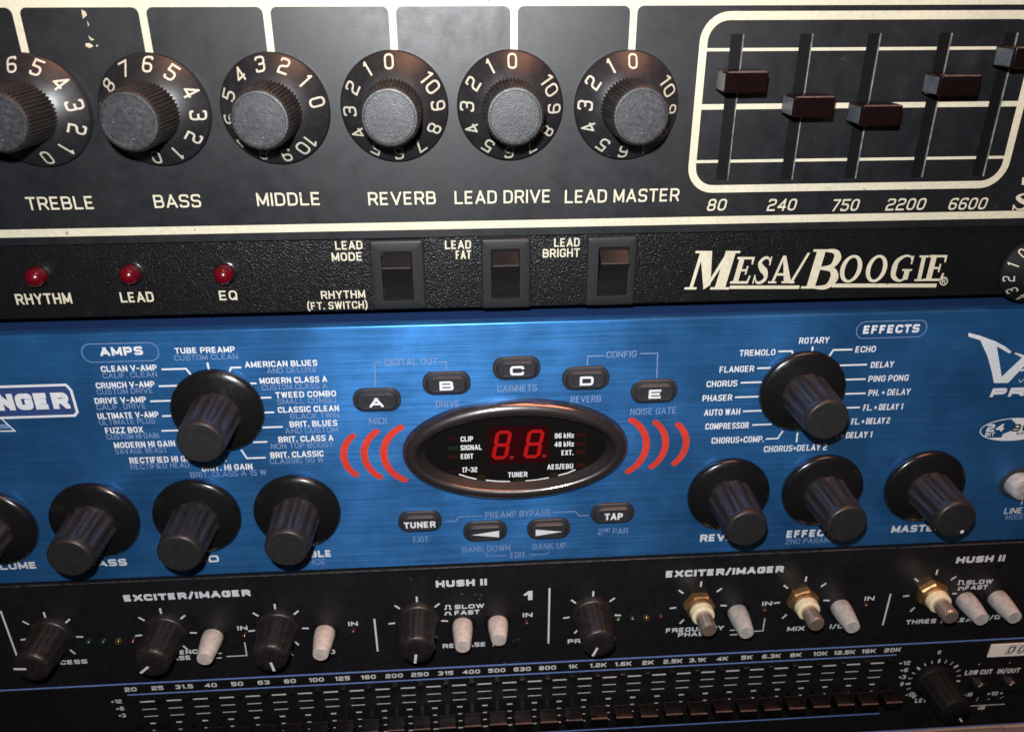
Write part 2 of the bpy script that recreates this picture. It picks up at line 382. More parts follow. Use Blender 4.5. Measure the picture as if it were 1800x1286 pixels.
def thing(name, label, cat, loc):
    o = bpy.data.objects.new(name, None); COL.objects.link(o)
    o.empty_display_size = .02
    o.location = (loc[0]*MM, -loc[2]*MM, loc[1]*MM); o['label'] = label; o['category'] = cat
    return o
RX0, RX1, RC = -232.0, 250.0, 9.0

def unit_body(root, z0, z1, m, d1=0.0, depth=210, bev=.5):
    mb = MB(); mb.box(RX0, RX1, z0+.25, z1-.25, d1-3, d1, bev); mb.build('faceplate', m, root, smooth=True)
    mb = MB(); mb.box(RX0+20, RX1-20, z0+.25, z1-.25, -depth, d1-3.05); mb.build('chassis', 'chassis', root)

# =================================================================== 1. tube preamp
MZ0, MZ1 = -53.9, 34.5
pre = thing('tube_preamp', 'black preamp with cream framed panel, numbered skirt knobs and three red lights, topmost unit', 'preamp', (RC, MZ0, 0))
unit_body(pre, MZ0, MZ1, 'wrinkle', -.9)
zl = at(900, 410, 0)[1]
mb = MB(); mb.box(RX0+6, RX1-6, zl-.9, MZ1-.6, -1.2, 0, .35); mb.build('overlay_panel', 'satin', pre, smooth=True)
zb0, zb1 = at(900, 400.5)[1], at(900, 387)[1]
mb = MB(); mb.flat([(RX0+8, zb0), (RX1-8, zb0), (RX1-8, zb1), (RX0+8, zb1)], .05); mb.build('cream_stripe', 'cream', pre, fix=False)
zt = at(900, 11)[1]
mb = MB(); mb.flat([(RX0+8, zt), (RX1-8, zt), (RX1-8, MZ1-1.5), (RX0+8, MZ1-1.5)], .05); mb.build('cream_stripe', 'cream', pre, fix=False)
KN = [(55, 197, -172), (269, 196, -185), (482, 194, -80), (693, 190, 3), (897.5, 188.5, -2), (1103, 188, -3)]
for x, y, a in KN:                                        # cream bars from the top border down to each knob
    X, _ = at(x, y, 3); X = at(x, 150, 2.2)[0]
    bx = {55: 43, 269: 261.5, 482: 476, 693: 693, 897.5: 903.5, 1103: 1110.5}[x]
    X = at(bx, 85)[0]; h = .88; r = 1.5
    p = [(X+h, 10.5), (X+h, zt-r)]
    p += [(X+h+r-r*math.cos(t*PI/12), zt-r+r*math.sin(t*PI/12)) for t in range(1, 7)]
    p += [(X-h-r+r*math.cos(t*PI/12), zt-r+r*math.sin(t*PI/12)) for t in range(6, 0, -1)]
    p += [(X-h, zt-r), (X-h, 10.5)]
    mb = MB(); mb.flat(p, .045); mb.build('cream_bar', 'cream', pre, fix=False)
def skirt_h(r):
    P = [(13.3, 1.4), (12.6, 2.3), (10, 4.2), (7.6, 5.8), (6.5, 6.3)]
    for (a, da), (b, db) in zip(P, P[1:]):
        if b <= r <= a: return da+(db-da)*(a-r)/(a-b)
    return 1.4 if r > 13 else 6.3
def numbered_knob(parent, x, y, turn, d0=0.0):
    X, Z = at(x, y, 3)
    mb = MB(); mb.lathe([(12.7, 0.3), (13.1, .6), (13.2, 1.4), (13.0, 1.9), (12.6, 2.3), (10, 4.2), (7.6, 5.8), (6.5, 6.2)], 96)
    k = mb.build('knob', 'knob', parent, (X, Z, d0), smooth=True, angle=40)
    mb = MB()
    n = 192
    mb.lathe([(7.25, 5.9), (7.1, 8), (6.9, 18.3), (6.6, 18.9), (6.35, 19.1)], n, mod=lambda i, a, d: (1.0 if (i % 4) < 2 else .948) if d < 18.5 else .985, cap1=False)
    mb.build('grip', 'knob_grip', k, (0, 0, 0), smooth=True, angle=20)
    mb = MB(); mb.lathe([(6.30, 19.0), (6.2, 19.2), (5.75, 19.25), (5.6, 19.1), (5.4, 19.1), (3, 19.16), (.01, 19.18)], 96)
    mb.build('cap', 'cap', k, (0, 0, 0), smooth=True)
    bm = bmesh.new()
    for i in range(11):
        t_ = MB(); hw = 1.14 if i < 10 else 2.4
        if i == 1: hw = .5
        stroke_word(t_, str(i), -hw, hw, 0, 3.45, .13, 0, 0, .5, 1.9)
        t_.bm.normal_update(); bmesh.ops.reverse_faces(t_.bm, faces=[f for f in t_.bm.faces if f.normal.y > 0])
        me = bpy.data.meshes.new('lettering'); t_.bm.to_mesh(me); t_.bm.free()
        a = math.radians(turn+30*i)
        wdt = 1.0
        for v in me.vertices:
            px, pz, pd = v.co.x/MM, v.co.z/MM+10.75, -v.co.y/MM
            qx, qz = px*math.cos(a)-pz*math.sin(a), px*math.sin(a)+pz*math.cos(a)
            v.co = (qx*MM, -(skirt_h(math.hypot(qx, qz))+.07+pd)*MM, qz*MM)
        bm.from_mesh(me); bpy.data.meshes.remove(me)
    me = bpy.data.meshes.new('lettering'); bm.to_mesh(me); bm.free(); me.materials.append(MT['numeral'])
    link('lettering', me, k, (0, 0, 0))
    return k
for x, y, a in KN: numbered_knob(pre, x, y, a)
nk = numbered_knob(pre, 1826, 481, 43, -.9); nk.scale = (.72, .72, .72); nk.data.materials[0] = MT['dull']
for t, xl, xr, y in (('TREBLE', 46, 165, 357), ('BASS', 270, 353, 353.5), ('MIDDLE', 451, 563, 350), ('REVERB', 647, 766, 348.5), ('LEAD DRIVE', 799, 968, 346), ('LEAD MASTER', 993, 1194, 344)):
    plain(pre, t, xl, xr, y, 23)
for t, xl, xr, y in (('80', 1244, 1277, 360), ('240', 1350, 1400, 360), ('750', 1463, 1510, 360.5), ('2200', 1559, 1627, 359), ('6600', 1669, 1735, 358)):
    plain(pre, t, xl, xr, y, 21, shear=.15)
# five band sliders in their cream frame
xa = at(1228, 100)[0]+.9; xb = at(1790, 200)[0]; za = at(1500, 27)[1]; zc_ = at(1500, 328)[1]
mb = MB(); mb.strip(rrect(xa, xb, zc_, za, 6.0, 8), 2.0, .05, True); mb.build('slider_frame', 'cream', pre, fix=False)
for y, wd in ((86.5, .75), (186, 1.35), (281, .75)):
    z = at(1450, y)[1]; mb = MB(); mb.strip([(xa+.9, z), (xb-.9, z)], wd, .04); mb.build('line_marking', 'cream', pre, fix=False)
SL = [((1294, 60), (1270, 312), (1324, 151)), ((1415, 60), (1384, 310), (1441, 194)), ((1534, 60), (1495, 312), (1563, 209)), ((1659, 60), (1612, 310), (1696, 157)), ((1776, 60), (1718, 308), (1828, 108))]
ztop = at(1500, 59)[1]; zbot = at(1500, 313)[1]
for (tx, ty), (bx, by), (fx, fy) in SL:
    X = (at(tx, ty)[0]+at(bx, by)[0])/2
    mb = MB(); mb.box(X-1.45, X+1.45, zbot, ztop, -.3, .12); mb.build('slot', 'slot', pre)
    mb = MB(); mb.box(X+1.46, X+1.66, zbot, ztop, 0, .5); mb.build('slot_edge_highlight', 'slot_highlight', pre)
    Fx, Fz = at(fx, fy, 11); Fz += .6
    mb = MB(); mb.box(X-5.0, X+5.2, Fz-2.2, Fz+2.6, 3.2, 11.0, .35); mb.box(X-.9, X+.9, Fz-2.2, Fz+2.2, .3, 3.3)
    fc = mb.build('slider_cap', 'fader', pre, smooth=True, angle=50)
    for xe0, xe1, ze0, ze1, de0, de1, nm, mm_ in ((X-5.12, X-4.98, Fz-1.8, Fz+2.1, 3.8, 10.0, 'side_glare', 'cap_glare'), (X-4.4, X+4.7, Fz+2.3, Fz+2.63, 10.3, 10.95, 'cap_highlight', 'edge_highlight')):  # thin boxes carry the painted side glare and edge highlight
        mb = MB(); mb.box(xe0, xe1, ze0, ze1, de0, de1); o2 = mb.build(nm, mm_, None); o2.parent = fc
# lower strip: lights, rockers, logo
DL = -.9
for x, y in ((57, 491), (223, 487), (390, 487)):
    X, Z = at(x, y, 3)
    mb = MB(); mb.lathe([(3.1, DL), (3.1, DL+.5), (2.7, DL+.7), (2.55, DL+.7)], 40, cap1=False)
    c = mb.build('light_collar', 'gloss', pre, (X, Z, 0), smooth=True)
    mb = MB(); mb.lathe([(2.5, DL), (2.5, 1.4)]+[(2.5*math.cos(t*PI/18), 1.4+2.5*math.sin(t*PI/18)) for t in range(1, 9)]+[(.02, 3.9)], 40)
    mb.build('light_lens', 'led_red', c, (0, 0, 0), smooth=True, angle=60)
for t, xl, xr, y, h in (('RHYTHM', 27, 126, 525, 19), ('LEAD', 211, 270, 522, 18), ('EQ', 385, 417, 519, 17), ('LEAD', 589, 637, 431, 15), ('MODE', 583, 637, 451, 15), ('RHYTHM', 564, 642, 517.5, 14), ('(FT. SWITCH)', 540, 646, 536.5, 13),
                     ('LEAD', 782, 828, 430, 15), ('FAT', 801, 828, 447.5, 15), ('LEAD', 974, 1019, 426, 15), ('BRIGHT', 954, 1019, 444.5, 15)):
    plain(pre, t, xl, xr, y, h, wt=.17, d=DL+.05)
for (x0, x1, y0, y1), (a0, a1, b0, b1) in (((652, 747, 422, 543), (671, 726, 442, 529)), ((846, 933, 419, 541), (863, 914, 437.5, 526)), ((1031, 1118, 416, 536), (1051, 1104, 434, 521))):
    xm, ym = (x0+x1)/2, (y0+y1)/2
    X0, X1 = at(x0, ym, .5)[0], at(x1, ym, .5)[0]; Z0, Z1 = at(xm, y1, .5)[1], at(xm, y0, .5)[1]
    A0, A1 = at(a0, ym, .8)[0], at(a1, ym, .8)[0]; B0, B1 = at(xm, b1, .8)[1], at(xm, b0, .8)[1]
    mb = MB()
    o = lambda i, r: rrect(X0+i, X1-i, Z0+i, Z1-i, r)
    q = lambda i, r: rrect(A0+i, A1-i, B0+i, B1-i, r)
    mb.loft([(o(0, .8), DL), (o(0, .8), .3), (o(.4, .6), .75), (o(.6, .5), .8), (q(0, .5), .8), (q(.15, .4), .6), (q(.15, .4), -2)], cap1=False)
    sw = mb.build('switch', 'switch', pre, smooth=True)
    Hh = B1-B0; zr = B1-Hh*.27
    prof = [(B0+.35, -2), (B0+.35, -.6), (B0+1.2, -.2)]
    for i in range(1, 9):
        t = i/8; prof.append((B0+1.2+(zr-B0-1.5)*t, -.2+3.5*(t**1.9)))
    prof += [(zr-.1, 3.42), (zr+.12, 3.40), (zr+.3, 3.2), (B1-.3, -.2), (B1-.25, -2)]
    mb = MB(); mb.box(A0+.5, A1-.5, zr-.12, zr+.18, 3.3, 3.5); mb.build('rocker_highlight', 'ridge_highlight', sw, (0, 0, 0))
    mb = MB(); mb.extrude_x(prof, A0+.35, A1-.35); mb.build('rocker', 'rocker', sw, (0, 0, 0), smooth=True, angle=30)
# maker's name in cream serif capitals
def serif(parts, x0, wd, yb, yt, sh, mb, lay):
    def mp(u, v):
        px, py = x0+u*wd+v*sh, yb+(yt-yb)*v
        return at(1200+px/2.99, 380+py/2.99, DL+.05)
    for k, p in enumerate(parts):
        d = DL+.05+.004*((k+lay) % 9)
        if p[0] == 'r': mb.flat([mp(*c) for c in ((p[1], p[3]), (p[2], p[3]), (p[2], p[4]), (p[1], p[4]))], d)
        elif p[0] == 'p': mb.flat([mp(*c) for c in p[1]], d)
        elif p[0] == 's': mb.strip(p[1], p[2], d, mp=mp)
        elif p[0] == 'o':
            n = 40; O = [mp(*c) for c in ellipse(.5, .5, p[1], p[2], n)]; I = [mp(*c) for c in ellipse(.5, .5, p[3], p[4], n)]
            for i in range(n):
                j = (i+1) % n; mb.flat([O[i], O[j], I[j], I[i]], d)
def smooth_path(P, Wd, k=6):
    out, ws = [], []
    n = len(P)
    for i in range(n-1):
        p0, p1, p2, p3 = P[max(i-1, 0)], P[i], P[i+1], P[min(i+2, n-1)]
        for j in range(k):
            t = j/k
            out.append(tuple(.5*(2*p1[c]+(p2[c]-p0[c])*t+(2*p0[c]-5*p1[c]+4*p2[c]-p3[c])*t*t+(-p0[c]+3*p1[c]-3*p2[c]+p3[c])*t**3) for c in (0, 1)))
            ws.append(Wd[i]+(Wd[i+1]-Wd[i])*t)
    out.append(P[-1]); ws.append(Wd[-1])
    return out, ws
SE = {}
SE['E'] = [('r', .14, .42, 0, 1), ('r', 0, .98, 0, .09), ('p', [(.86, .05), (.98, .05), (1.02, .3), (.93, .3)]), ('r', .02, .96, .91, 1), ('p', [(.84, .95), (.96, .95), (.96, .72), (.88, .72)]), ('r', .4, .72, .46, .54), ('r', .66, .75, .34, .66)]
SE['M'] = [('r', .09, .17, 0, 1), ('r', -.02, .26, 0, .06), ('p', [(.08, 1), (.36, 1), (.56, 0.12), (.43, 0)]), ('p', [(.43, 0), (.53, .1), (.82, 1), (.72, 1)]), ('r', .68, .92, 0, 1), ('r', .58, 1.02, 0, .06), ('r', -.02, .3, .94, 1), ('r', .72, 1.02, .94, 1)]
SE['A'] = [('p', [(.08, 0), (.19, 0), (.56, .95), (.5, 1.02)]), ('p', [(.6, 0), (.9, 0), (.62, 1.02), (.5, 1.02)]), ('r', .24, .74, .28, .37), ('r', -.03, .3, 0, .07), ('r', .5, 1.02, 0, .07)]
p_, w_ = smooth_path([(.4, .97), (.72, .94), (.84, .76), (.72, .56), (.4, .53)], [.05, .12, .24, .13, .05])
p2_, w2_ = smooth_path([(.4, .51), (.78, .48), (.92, .26), (.76, .05), (.4, .03)], [.05, .13, .27, .13, .06])
SE['B'] = [('r', .16, .42, 0, 1), ('r', 0, .5, 0, .06), ('r', .04, .5, .94, 1), ('s', p_, w_), ('s', p2_, w2_)]
SE['O'] = [('o', .5, .52, .29, .42)]
p_, w_ = smooth_path([(.9, .72), (.80, .93), (.5, .97), (.2, .78), (.14, .5), (.2, .2), (.5, .03), (.76, .1)], [.05, .07, .09, .2, .26, .2, .09, .07])
SE['G'] = [('s', p_, w_), ('r', .66, .9, .06, .44), ('r', .54, 1.0, .4, .47), ('r', .86, .93, .66, .98)]
SE['I'] = [('r', .3, .7, 0, 1), ('r', .05, .95, 0, .08), ('r', .05, .95, .92, 1)]
p_, w_ = smooth_path([(.84, .74), (.70, .93), (.42, .94), (.22, .76), (.42, .56), (.68, .42), (.78, .2), (.56, .05), (.28, .06), (.1, .28)], [.04, .08, .12, .2, .26, .26, .2, .12, .08, .04])
SE['S'] = [('s', p_, w_), ('r', .80, .88, .68, 1.0), ('r', .06, .14, 0, .32)]
SE['/'] = [('p', [(0, -.05), (.3, -.05), (1.0, 1.08), (.72, 1.08)])]
mb = MB()
for i, (ch, x0, wd, yb, yt, sh) in enumerate((('M', 12, 226, 385, 182, 62), ('E', 248, 96, 354, 214, 40), ('S', 360, 86, 354, 212, 36), ('A', 452, 132, 352, 210, 10), ('/', 562, 50, 346, 204, 54), ('B', 620, 172, 380, 174, 62),
                                             ('O', 812, 112, 346, 206, 34), ('O', 948, 108, 344, 206, 34), ('G', 1078, 112, 342, 205, 36), ('I', 1214, 52, 341, 206, 30), ('E', 1262, 100, 340, 204, 34))):
    serif(SE[ch], x0, wd, yb, yt, sh, mb, i)
serif([('r', 0, 1, 0, 1)], 245, 366, 382, 364, 4, mb, 0); serif([('r', 0, 1, 0, 1)], 782, 550, 374, 354, 4, mb, 1)
serif([('o', .5, .5, .38, .38), ('r', .3, .4, .22, .78), ('s', [(.35, .74), (.62, .74), (.66, .6), (.6, .5), (.35, .5)], .08), ('p', [(.45, .5), (.56, .5), (.74, .22), (.62, .22)])], 1348, 44, 364, 318, 4, mb, 2)
mb.build('maker_name', 'cream', pre, fix=False)
mb = MB()
def mp_(u, v): return at(1777+u*34+v*6, 369-v*29, .05)
for p in SE['S']:
    if p[0] == 's': mb.strip(p[1], p[2], .05, mp=mp_)
    else: mb.flat([mp_(*c) for c in ((p[1], p[3]), (p[2], p[3]), (p[2], p[4]), (p[1], p[4]))], .056)
mb.build('lettering', 'cream', pre, fix=False)
mb = MB(); mb.flat([at(1797, 312, .05), at(1812, 312, .05), at(1810, 325, .05), at(1796, 325, .05)], .05); mb.build('lettering', 'cream', pre, fix=False)
# chipped paint marks near the top edge
for pts in ([(143, 17), (150, 21), (153, 27), (146, 33), (144, 25)], [(153, 36), (157, 44), (155, 47)], [(155, 62), (159, 66), (166, 70), (161, 72), (157, 68)], [(150, 77), (157, 76), (164, 81), (158, 85), (151, 82)], [(170, 78), (173, 81), (169, 83)]):
    mb = MB(); mb.flat([at(x, y, .04) for x, y in pts], .04); mb.build('paint_chip', 'chip', pre, fix=False)

# =================================================================== 2. blue amp modeller
VZ0, VZ1 = -141.4, -57.6
amp = thing('amp_modeller', 'blue brushed metal unit with glowing red digits in an oval window between black units', 'guitar processor', (RC, VZ0, 0))
unit_body(amp, VZ0, VZ1, 'blue', 0, bev=.4)
mb = MB(); mb.box(RX0+.5, RX1-.5, VZ1-1.2, VZ1-.18, -14, -3.03); mb.build('top_flange', 'shade_scuff_navy', amp)  # top face of the blue panel, its shade put into the colour
W1 = 10.4
A = [('TUBE PREAMP', 307, 413, 615, 'CUSTOM CLEAN', 306, 418, 627.5), ('CLEAN V-AMP', 177, 276, 647, 'CALIF. CLEAN', 180, 276, 658.5), ('CRUNCH V-AMP', 168, 272, 676, 'CUSTOM DRIVE', 170, 269, 687),
     ('DRIVE V-AMP', 166, 257, 703, 'CALIF. DRIVE', 169, 257, 714), ('ULTIMATE V-AMP', 171, 279, 729.5, 'ULTIMATE PLUS', 174, 273, 740.5), ('FUZZ BOX', 184.5, 251.5, 755.5, 'CUSTOM HI GAIN', 187, 279, 766),
     ('MODERN HI GAIN', 200, 308, 780.5, 'SAVAGE BEAST', 202, 294, 791.5), ('RECTIFIED HI GAIN', 227, 349, 807, 'RECTIFIED HEAD', 229, 333, 818), ('BRIT. HI GAIN', 354, 444, 821, 'BRIT. CLASS A 15 W', 334, 468, 832),
     ('AMERICAN BLUES', 430, 558, 639, 'AND DELUXE', 469, 557, 650), ('MODERN CLASS A', 456, 575, 667.5, 'CUSTOM CLASS A', 460, 575, 679), ('TWEED COMBO', 484, 591, 692.5, 'SMALL COMBO', 487, 591, 704),
     ('CLASSIC CLEAN', 488, 596, 718.5, 'BLACK TWIN', 510, 596, 730), ('BRIT. BLUES', 509, 593, 744, 'AND CUSTOM', 501, 594, 755.5), ('BRIT. CLASS A', 489, 586, 770.5, 'NON TOP BOOST', 476, 586, 782), ('BRIT. CLASSIC', 475, 569, 798, 'CLASSIC 50 W', 474, 569, 808.5)]
for t, a, b, y, t2, a2, b2, y2 in A:
    word(amp, t, a, b, y, W1, 'white', .20); word(amp, t2, a2, b2, y2, W1-.6, 'grey_print', .14)
for t, a, b, y in (('ROTARY', 1405, 1457.5, 598), ('TREMOLO', 1300, 1363, 619.5), ('FLANGER', 1265, 1325.5, 648.5), ('CHORUS', 1242, 1296, 674), ('PHASER', 1235, 1287, 699), ('AUTO WAH', 1238, 1301, 724), ('COMPRESSOR', 1240, 1316, 748),
                   ('CHORUS+COMP.', 1251, 1343, 772.5), ('CHORUS+DELAY 2', 1343, 1453.5, 787), ('ECHO', 1504, 1539.5, 613.5), ('DELAY', 1531, 1571, 640.5), ('PING PONG', 1527, 1597, 664.5), ('PH. + DELAY', 1527, 1600, 689),
                   ('FL. + DELAY 1', 1518, 1587, 715), ('FL. + DELAY 2', 1497, 1564, 739.5), ('. + DELAY 1', 1472, 1533, 764)):
    word(amp, t, a, b, y, 10.8, 'white', .18)
for l in ([(284, 649), (327, 648), (337, 660)], [(279, 678.5), (316, 678)], [(264, 705), (305, 705)], [(285, 731), (305, 731)], [(284, 757), (314, 757)], [(364.5, 637), (368.5, 656)], [(401, 660), (406, 646), (424, 646)], [(430, 674), (451, 674)],
          [(453, 699), (477, 699)], [(460, 725), (482, 725)], [(460, 751), (497, 750.5)], [(445, 777), (470, 777)], [(424, 790), (434, 805), (467, 804.5)], [(393, 797), (397, 811)],
          [(1428.5, 609), (1427, 625)], [(1368, 617.5), (1392, 617.5), (1397, 631)], [(1331, 647), (1370, 646)], [(1302, 672.5), (1348, 671.5)], [(1292, 698), (1342, 697)], [(1306, 722.5), (1342, 722)], [(1322, 746.5), (1356, 746)], [(1346, 771), (1367, 770), (1376, 757)],
          [(1400, 777), (1402, 760)], [(1498.5, 614), (1465, 614), (1457, 627)], [(1475, 642), (1524, 641)], [(1486, 667), (1521.5, 666)], [(1486, 692), (1521.5, 691)], [(1486, 716.5), (1511.5, 716)]):
    pline(amp, l, .55)
G1 = 'grey_print'
for l in ([(659.5, 679), (658.5, 637), (672, 636)], [(770, 636), (784, 635), (785, 652)], [(1032.5, 642), (1033, 626), (1063, 623.5)], [(1125, 621.5), (1156, 621.5), (1154.5, 664)], [(782, 916), (801, 915), (806, 908), (848, 906)],
          [(972, 900), (1011, 899), (1018, 906), (1035, 905.5)], [(855, 971), (857, 977), (891.5, 976.5)], [(930.5, 974.5), (963, 973), (966, 966)]):
    pline(amp, l, .34, 'grey_print')
for t, a, b, y, h in (('MIDI', 648.5, 680, 739.5, 11.5), ('DRIVE', 766, 808, 709.5, 11.5), ('CABINETS', 874, 944, 682, 11.5), ('REVERB', 1003, 1056.5, 701, 11.5), ('NOISE GATE', 1108, 1189, 722, 11.5), ('DIGITAL OUT', 676, 769, 635.5, 11.5), ('CONFIG', 1066, 1119, 622.5, 11),
                      ('EXIT', 726, 753, 947, 10.5), ('BANK DOWN', 812, 897, 963.5, 10.5), ('BANK UP', 936, 995, 959, 10.5), ('EDIT', 897, 923.5, 974.5, 10), ('PAR', 1077, 1104, 932.5, 10.5), ('2', 1051.5, 1060, 934, 10.5), ('ND', 1062, 1072, 931, 7), ('PREAMP BYPASS', 852.5, 967, 902.5, 11),
                      ('2ND PARAMETER', 1382, 1492, 949, 9.5), ('PRESENCE', 487, 573, 988, 9.5), ('MODE', 1768, 1800, 908, 9)):
    word(amp, t, a, b, y, h, 'grey_print', .15)
for t, a, b, y, h in (('VOLUME', -37, 65, 994.5, 12), ('BASS', 152, 223, 988.5, 12), ('MID', 334, 385, 982, 12), ('TREBLE', 503, 583, 973.5, 12), ('REVERB', 1231, 1319, 943.5, 12.5), ('EFFECTS', 1383, 1476, 936.5, 12.5), ('MASTER', 1568, 1655, 928, 12)):
    word(amp, t, a, b, y, h, 'white', .25)
word(amp, 'AMPS', 175, 251, 617, 15, 'white', .26); word(amp, 'EFFECTS', 1518, 1616, 578, 14.5, 'white', .25)
for a, b, yt, yb, xm in ((144, 279, 603, 635, 211), (1506, 1628, 564, 593, 1567)):
    X0, X1 = at(a, (yt+yb)/2)[0], at(b, (yt+yb)/2)[0]; Z1, Z0 = at(xm, yt)[1], at(xm, yb)[1]
    mb = MB(); mb.strip(rrect(X0, X1, Z0, Z1, (Z1-Z0)*.46, 8), .25, .05, True); mb.build('outline_marking', 'grey_print', amp, fix=False)
word(amp, 'LINE', 1766, 1797, 897, 10, 'white', .16); word(amp, 'I', 1796, 1800, 881, 10, 'white', .14)
# maker's badge
o_ = [(-175, 690), (-165, 684.5), (117, 680.5), (125, 686), (136, 724), (131, 730), (-190, 737), (-195, 731)]
P = [at(x, y, .04) for x, y in o_]
P[2] = (P[2][0], P[1][1]); P[6] = (P[6][0], P[5][1])
mb = MB(); mb.flat(P, .03); mb.build('badge_panel', 'navy', amp, fix=False)
mb = MB(); mb.strip(P, .75, .05, True); mb.build('badge_outline', 'white', amp, fix=False)
word(amp, 'BEHRINGER', -152, 122, 707.5, 29, 'white', .32, gap=.20, name='maker_name')
pline(amp, [(-40, 733), (1, 734), (26, 757), (-80, 759)], .4, 'white', flat_z=False)
mb = MB(); mb.flat([at(*p, .05) for p in ((-40, 747), (12, 745), (18, 752.5), (-40, 754))], .05); mb.build('badge_band', 'grey_print', amp, fix=False)
# model emblem
def lg(x, y): return at(1600+x/3.06, 560+y/3.06, .05)
mb = MB()
for k, q in enumerate(([(313, 76), (372, 90), (455, 120), (465, 148), (375, 115), (313, 96)], [(455, 120), (512, 150), (544, 176), (534, 187), (465, 148)], [(375, 112), (465, 145), (476, 210), (492, 312), (500, 345), (450, 345), (440, 290), (415, 200)],
                       [(486, 318), (604, 206), (640, 200), (660, 206), (526, 345), (495, 345)], [(560, 188), (568, 182), (640, 205), (604, 210)], [(585, 278), (625, 262), (625, 272), (600, 284)])):
    mb.flat([lg(*p) for p in q], .05+.006*(k % 3))
mb.build('emblem', 'white', amp, fix=False)
word(amp, 'PRO', 1743, 1834, 688.5, 15, 'white', .34, shear=.12); word(amp, 'VI', 1790, 1802, 669, 6, 'white', .16)
X0, Zm = at(1723, 756); Xc = at(1780, 754)[0]; Zt_ = at(1780, 735)[1]; Zb_ = at(1780, 773)[1]
aa, bb, zc = Xc-X0, (Zt_-Zb_)/2, (Zt_+Zb_)/2
mb = MB(); mb.strip(ellipse(Xc, zc, aa, bb, 64), .3, .05, True); mb.build('oval_outline', 'white', amp, fix=False)
q = [(Xc+aa*math.cos(t*PI/24), zc+bb*math.sin(t*PI/24)) for t in range(13, -20, -1)]
sb = [(Xc-aa*.28, zc-bb*.72), (Xc-aa*.26, zc-bb*.4), (Xc-aa*.02, zc-bb*.12), (Xc+aa*.08, zc+bb*.2), (Xc+aa*.02, zc+bb*.6), (Xc-aa*.1, zc+bb*.85)]
mb = MB(); mb.flat(q[:-1]+sb, .05); mb.build('oval_marking', 'white', amp, fix=False)
word(amp, '24', 1735, 1765, 751.5, 13, 'white', .24); word(amp, 'BIT', 1732, 1748.5, 763, 6.5, 'white', .2)
word(amp, '96', 1780, 1812, 751, 13, 'black_print', .22, d=.08); word(amp, 'kHz', 1787, 1812, 760.5, 6, 'black_print', .2, d=.08)
# knobs
mb = MB(); mb.lathe([(12.5, .2), (12.9, .5), (13.05, 1.4), (12.9, 2.1), (12.4, 2.6), (11, 3.1), (8.2, 3.9), (7.1, 4.3), (6.4, 4.35)], 96)
vk = mb.build('knob', 'gloss', amp, smooth=True, angle=40)
def flute(i, a, d):
    f = .5+.5*math.cos(a*11); f = f*f*(3-2*f)
    k = 1 if 5.2 < d < 16.5 else (max(0, 1-(d-16.5)/1.8) if d >= 16.5 else .4)
    return 1-.10*k*f
mb = MB(); mb.lathe([(7.3, 4.2), (7.2, 4.9), (7.1, 5.6), (6.9, 9), (6.7, 13), (6.55, 16.4), (6.4, 17.4), (6.3, 18.2), (6.2, 18.8), (5.95, 19.3), (5.75, 19.45)], 176, mod=flute, cap1=False)
mb.build('grip', 'knob_grip', vk, (0, 0, 0), smooth=True, angle=50)
mb = MB(); mb.lathe([(5.78, 19.4), (5.6, 19.55), (3, 19.6), (.02, 19.62)], 96); mb.build('cap', 'knob_tip', vk, (0, 0, 0), smooth=True)
first = True
for x, y in ((380, 727), (1414, 692), (163, 920), (344, 913), (521, 905), (1283, 874), (1449, 867), (1630, 860), (-19, 934)):
    X, Z = at(x, y, 3)
    if first: vk.location = Vector((X*MM, 0, Z*MM))-amp.location; first = False; k = vk
    else: k = dup(vk, amp, (X, Z, 0))
    ang = {380: 240, 1414: 310, 163: 60, 344: 80, 521: 95, 1283: 20, 1449: 200, 1630: 296, -19: 10}[x]
    k.rotation_euler = (0, 0, 0)
    if x == 1630:
        p = at(1691, 934, 19.62)
        mb = MB(); mb.flat(ellipse(p[0]-X, p[1]-Z, .62, .62, 20), 19.66); mb.build('pointer', 'white', k, (0, 0, 0), fix=False)
for pts, m in (([(1620, 741), (1624, 733), (1630, 727), (1627, 735), (1622, 743)], 'navy'), ([(109, 826), (118, 834), (132, 838), (143, 835), (146, 832), (133, 834), (120, 831)], 'shade_scuff_navy')):
    mb = MB(); mb.flat([at(x, y, .04) for x, y in pts], .04); mb.build('scuff', m, amp, fix=False)
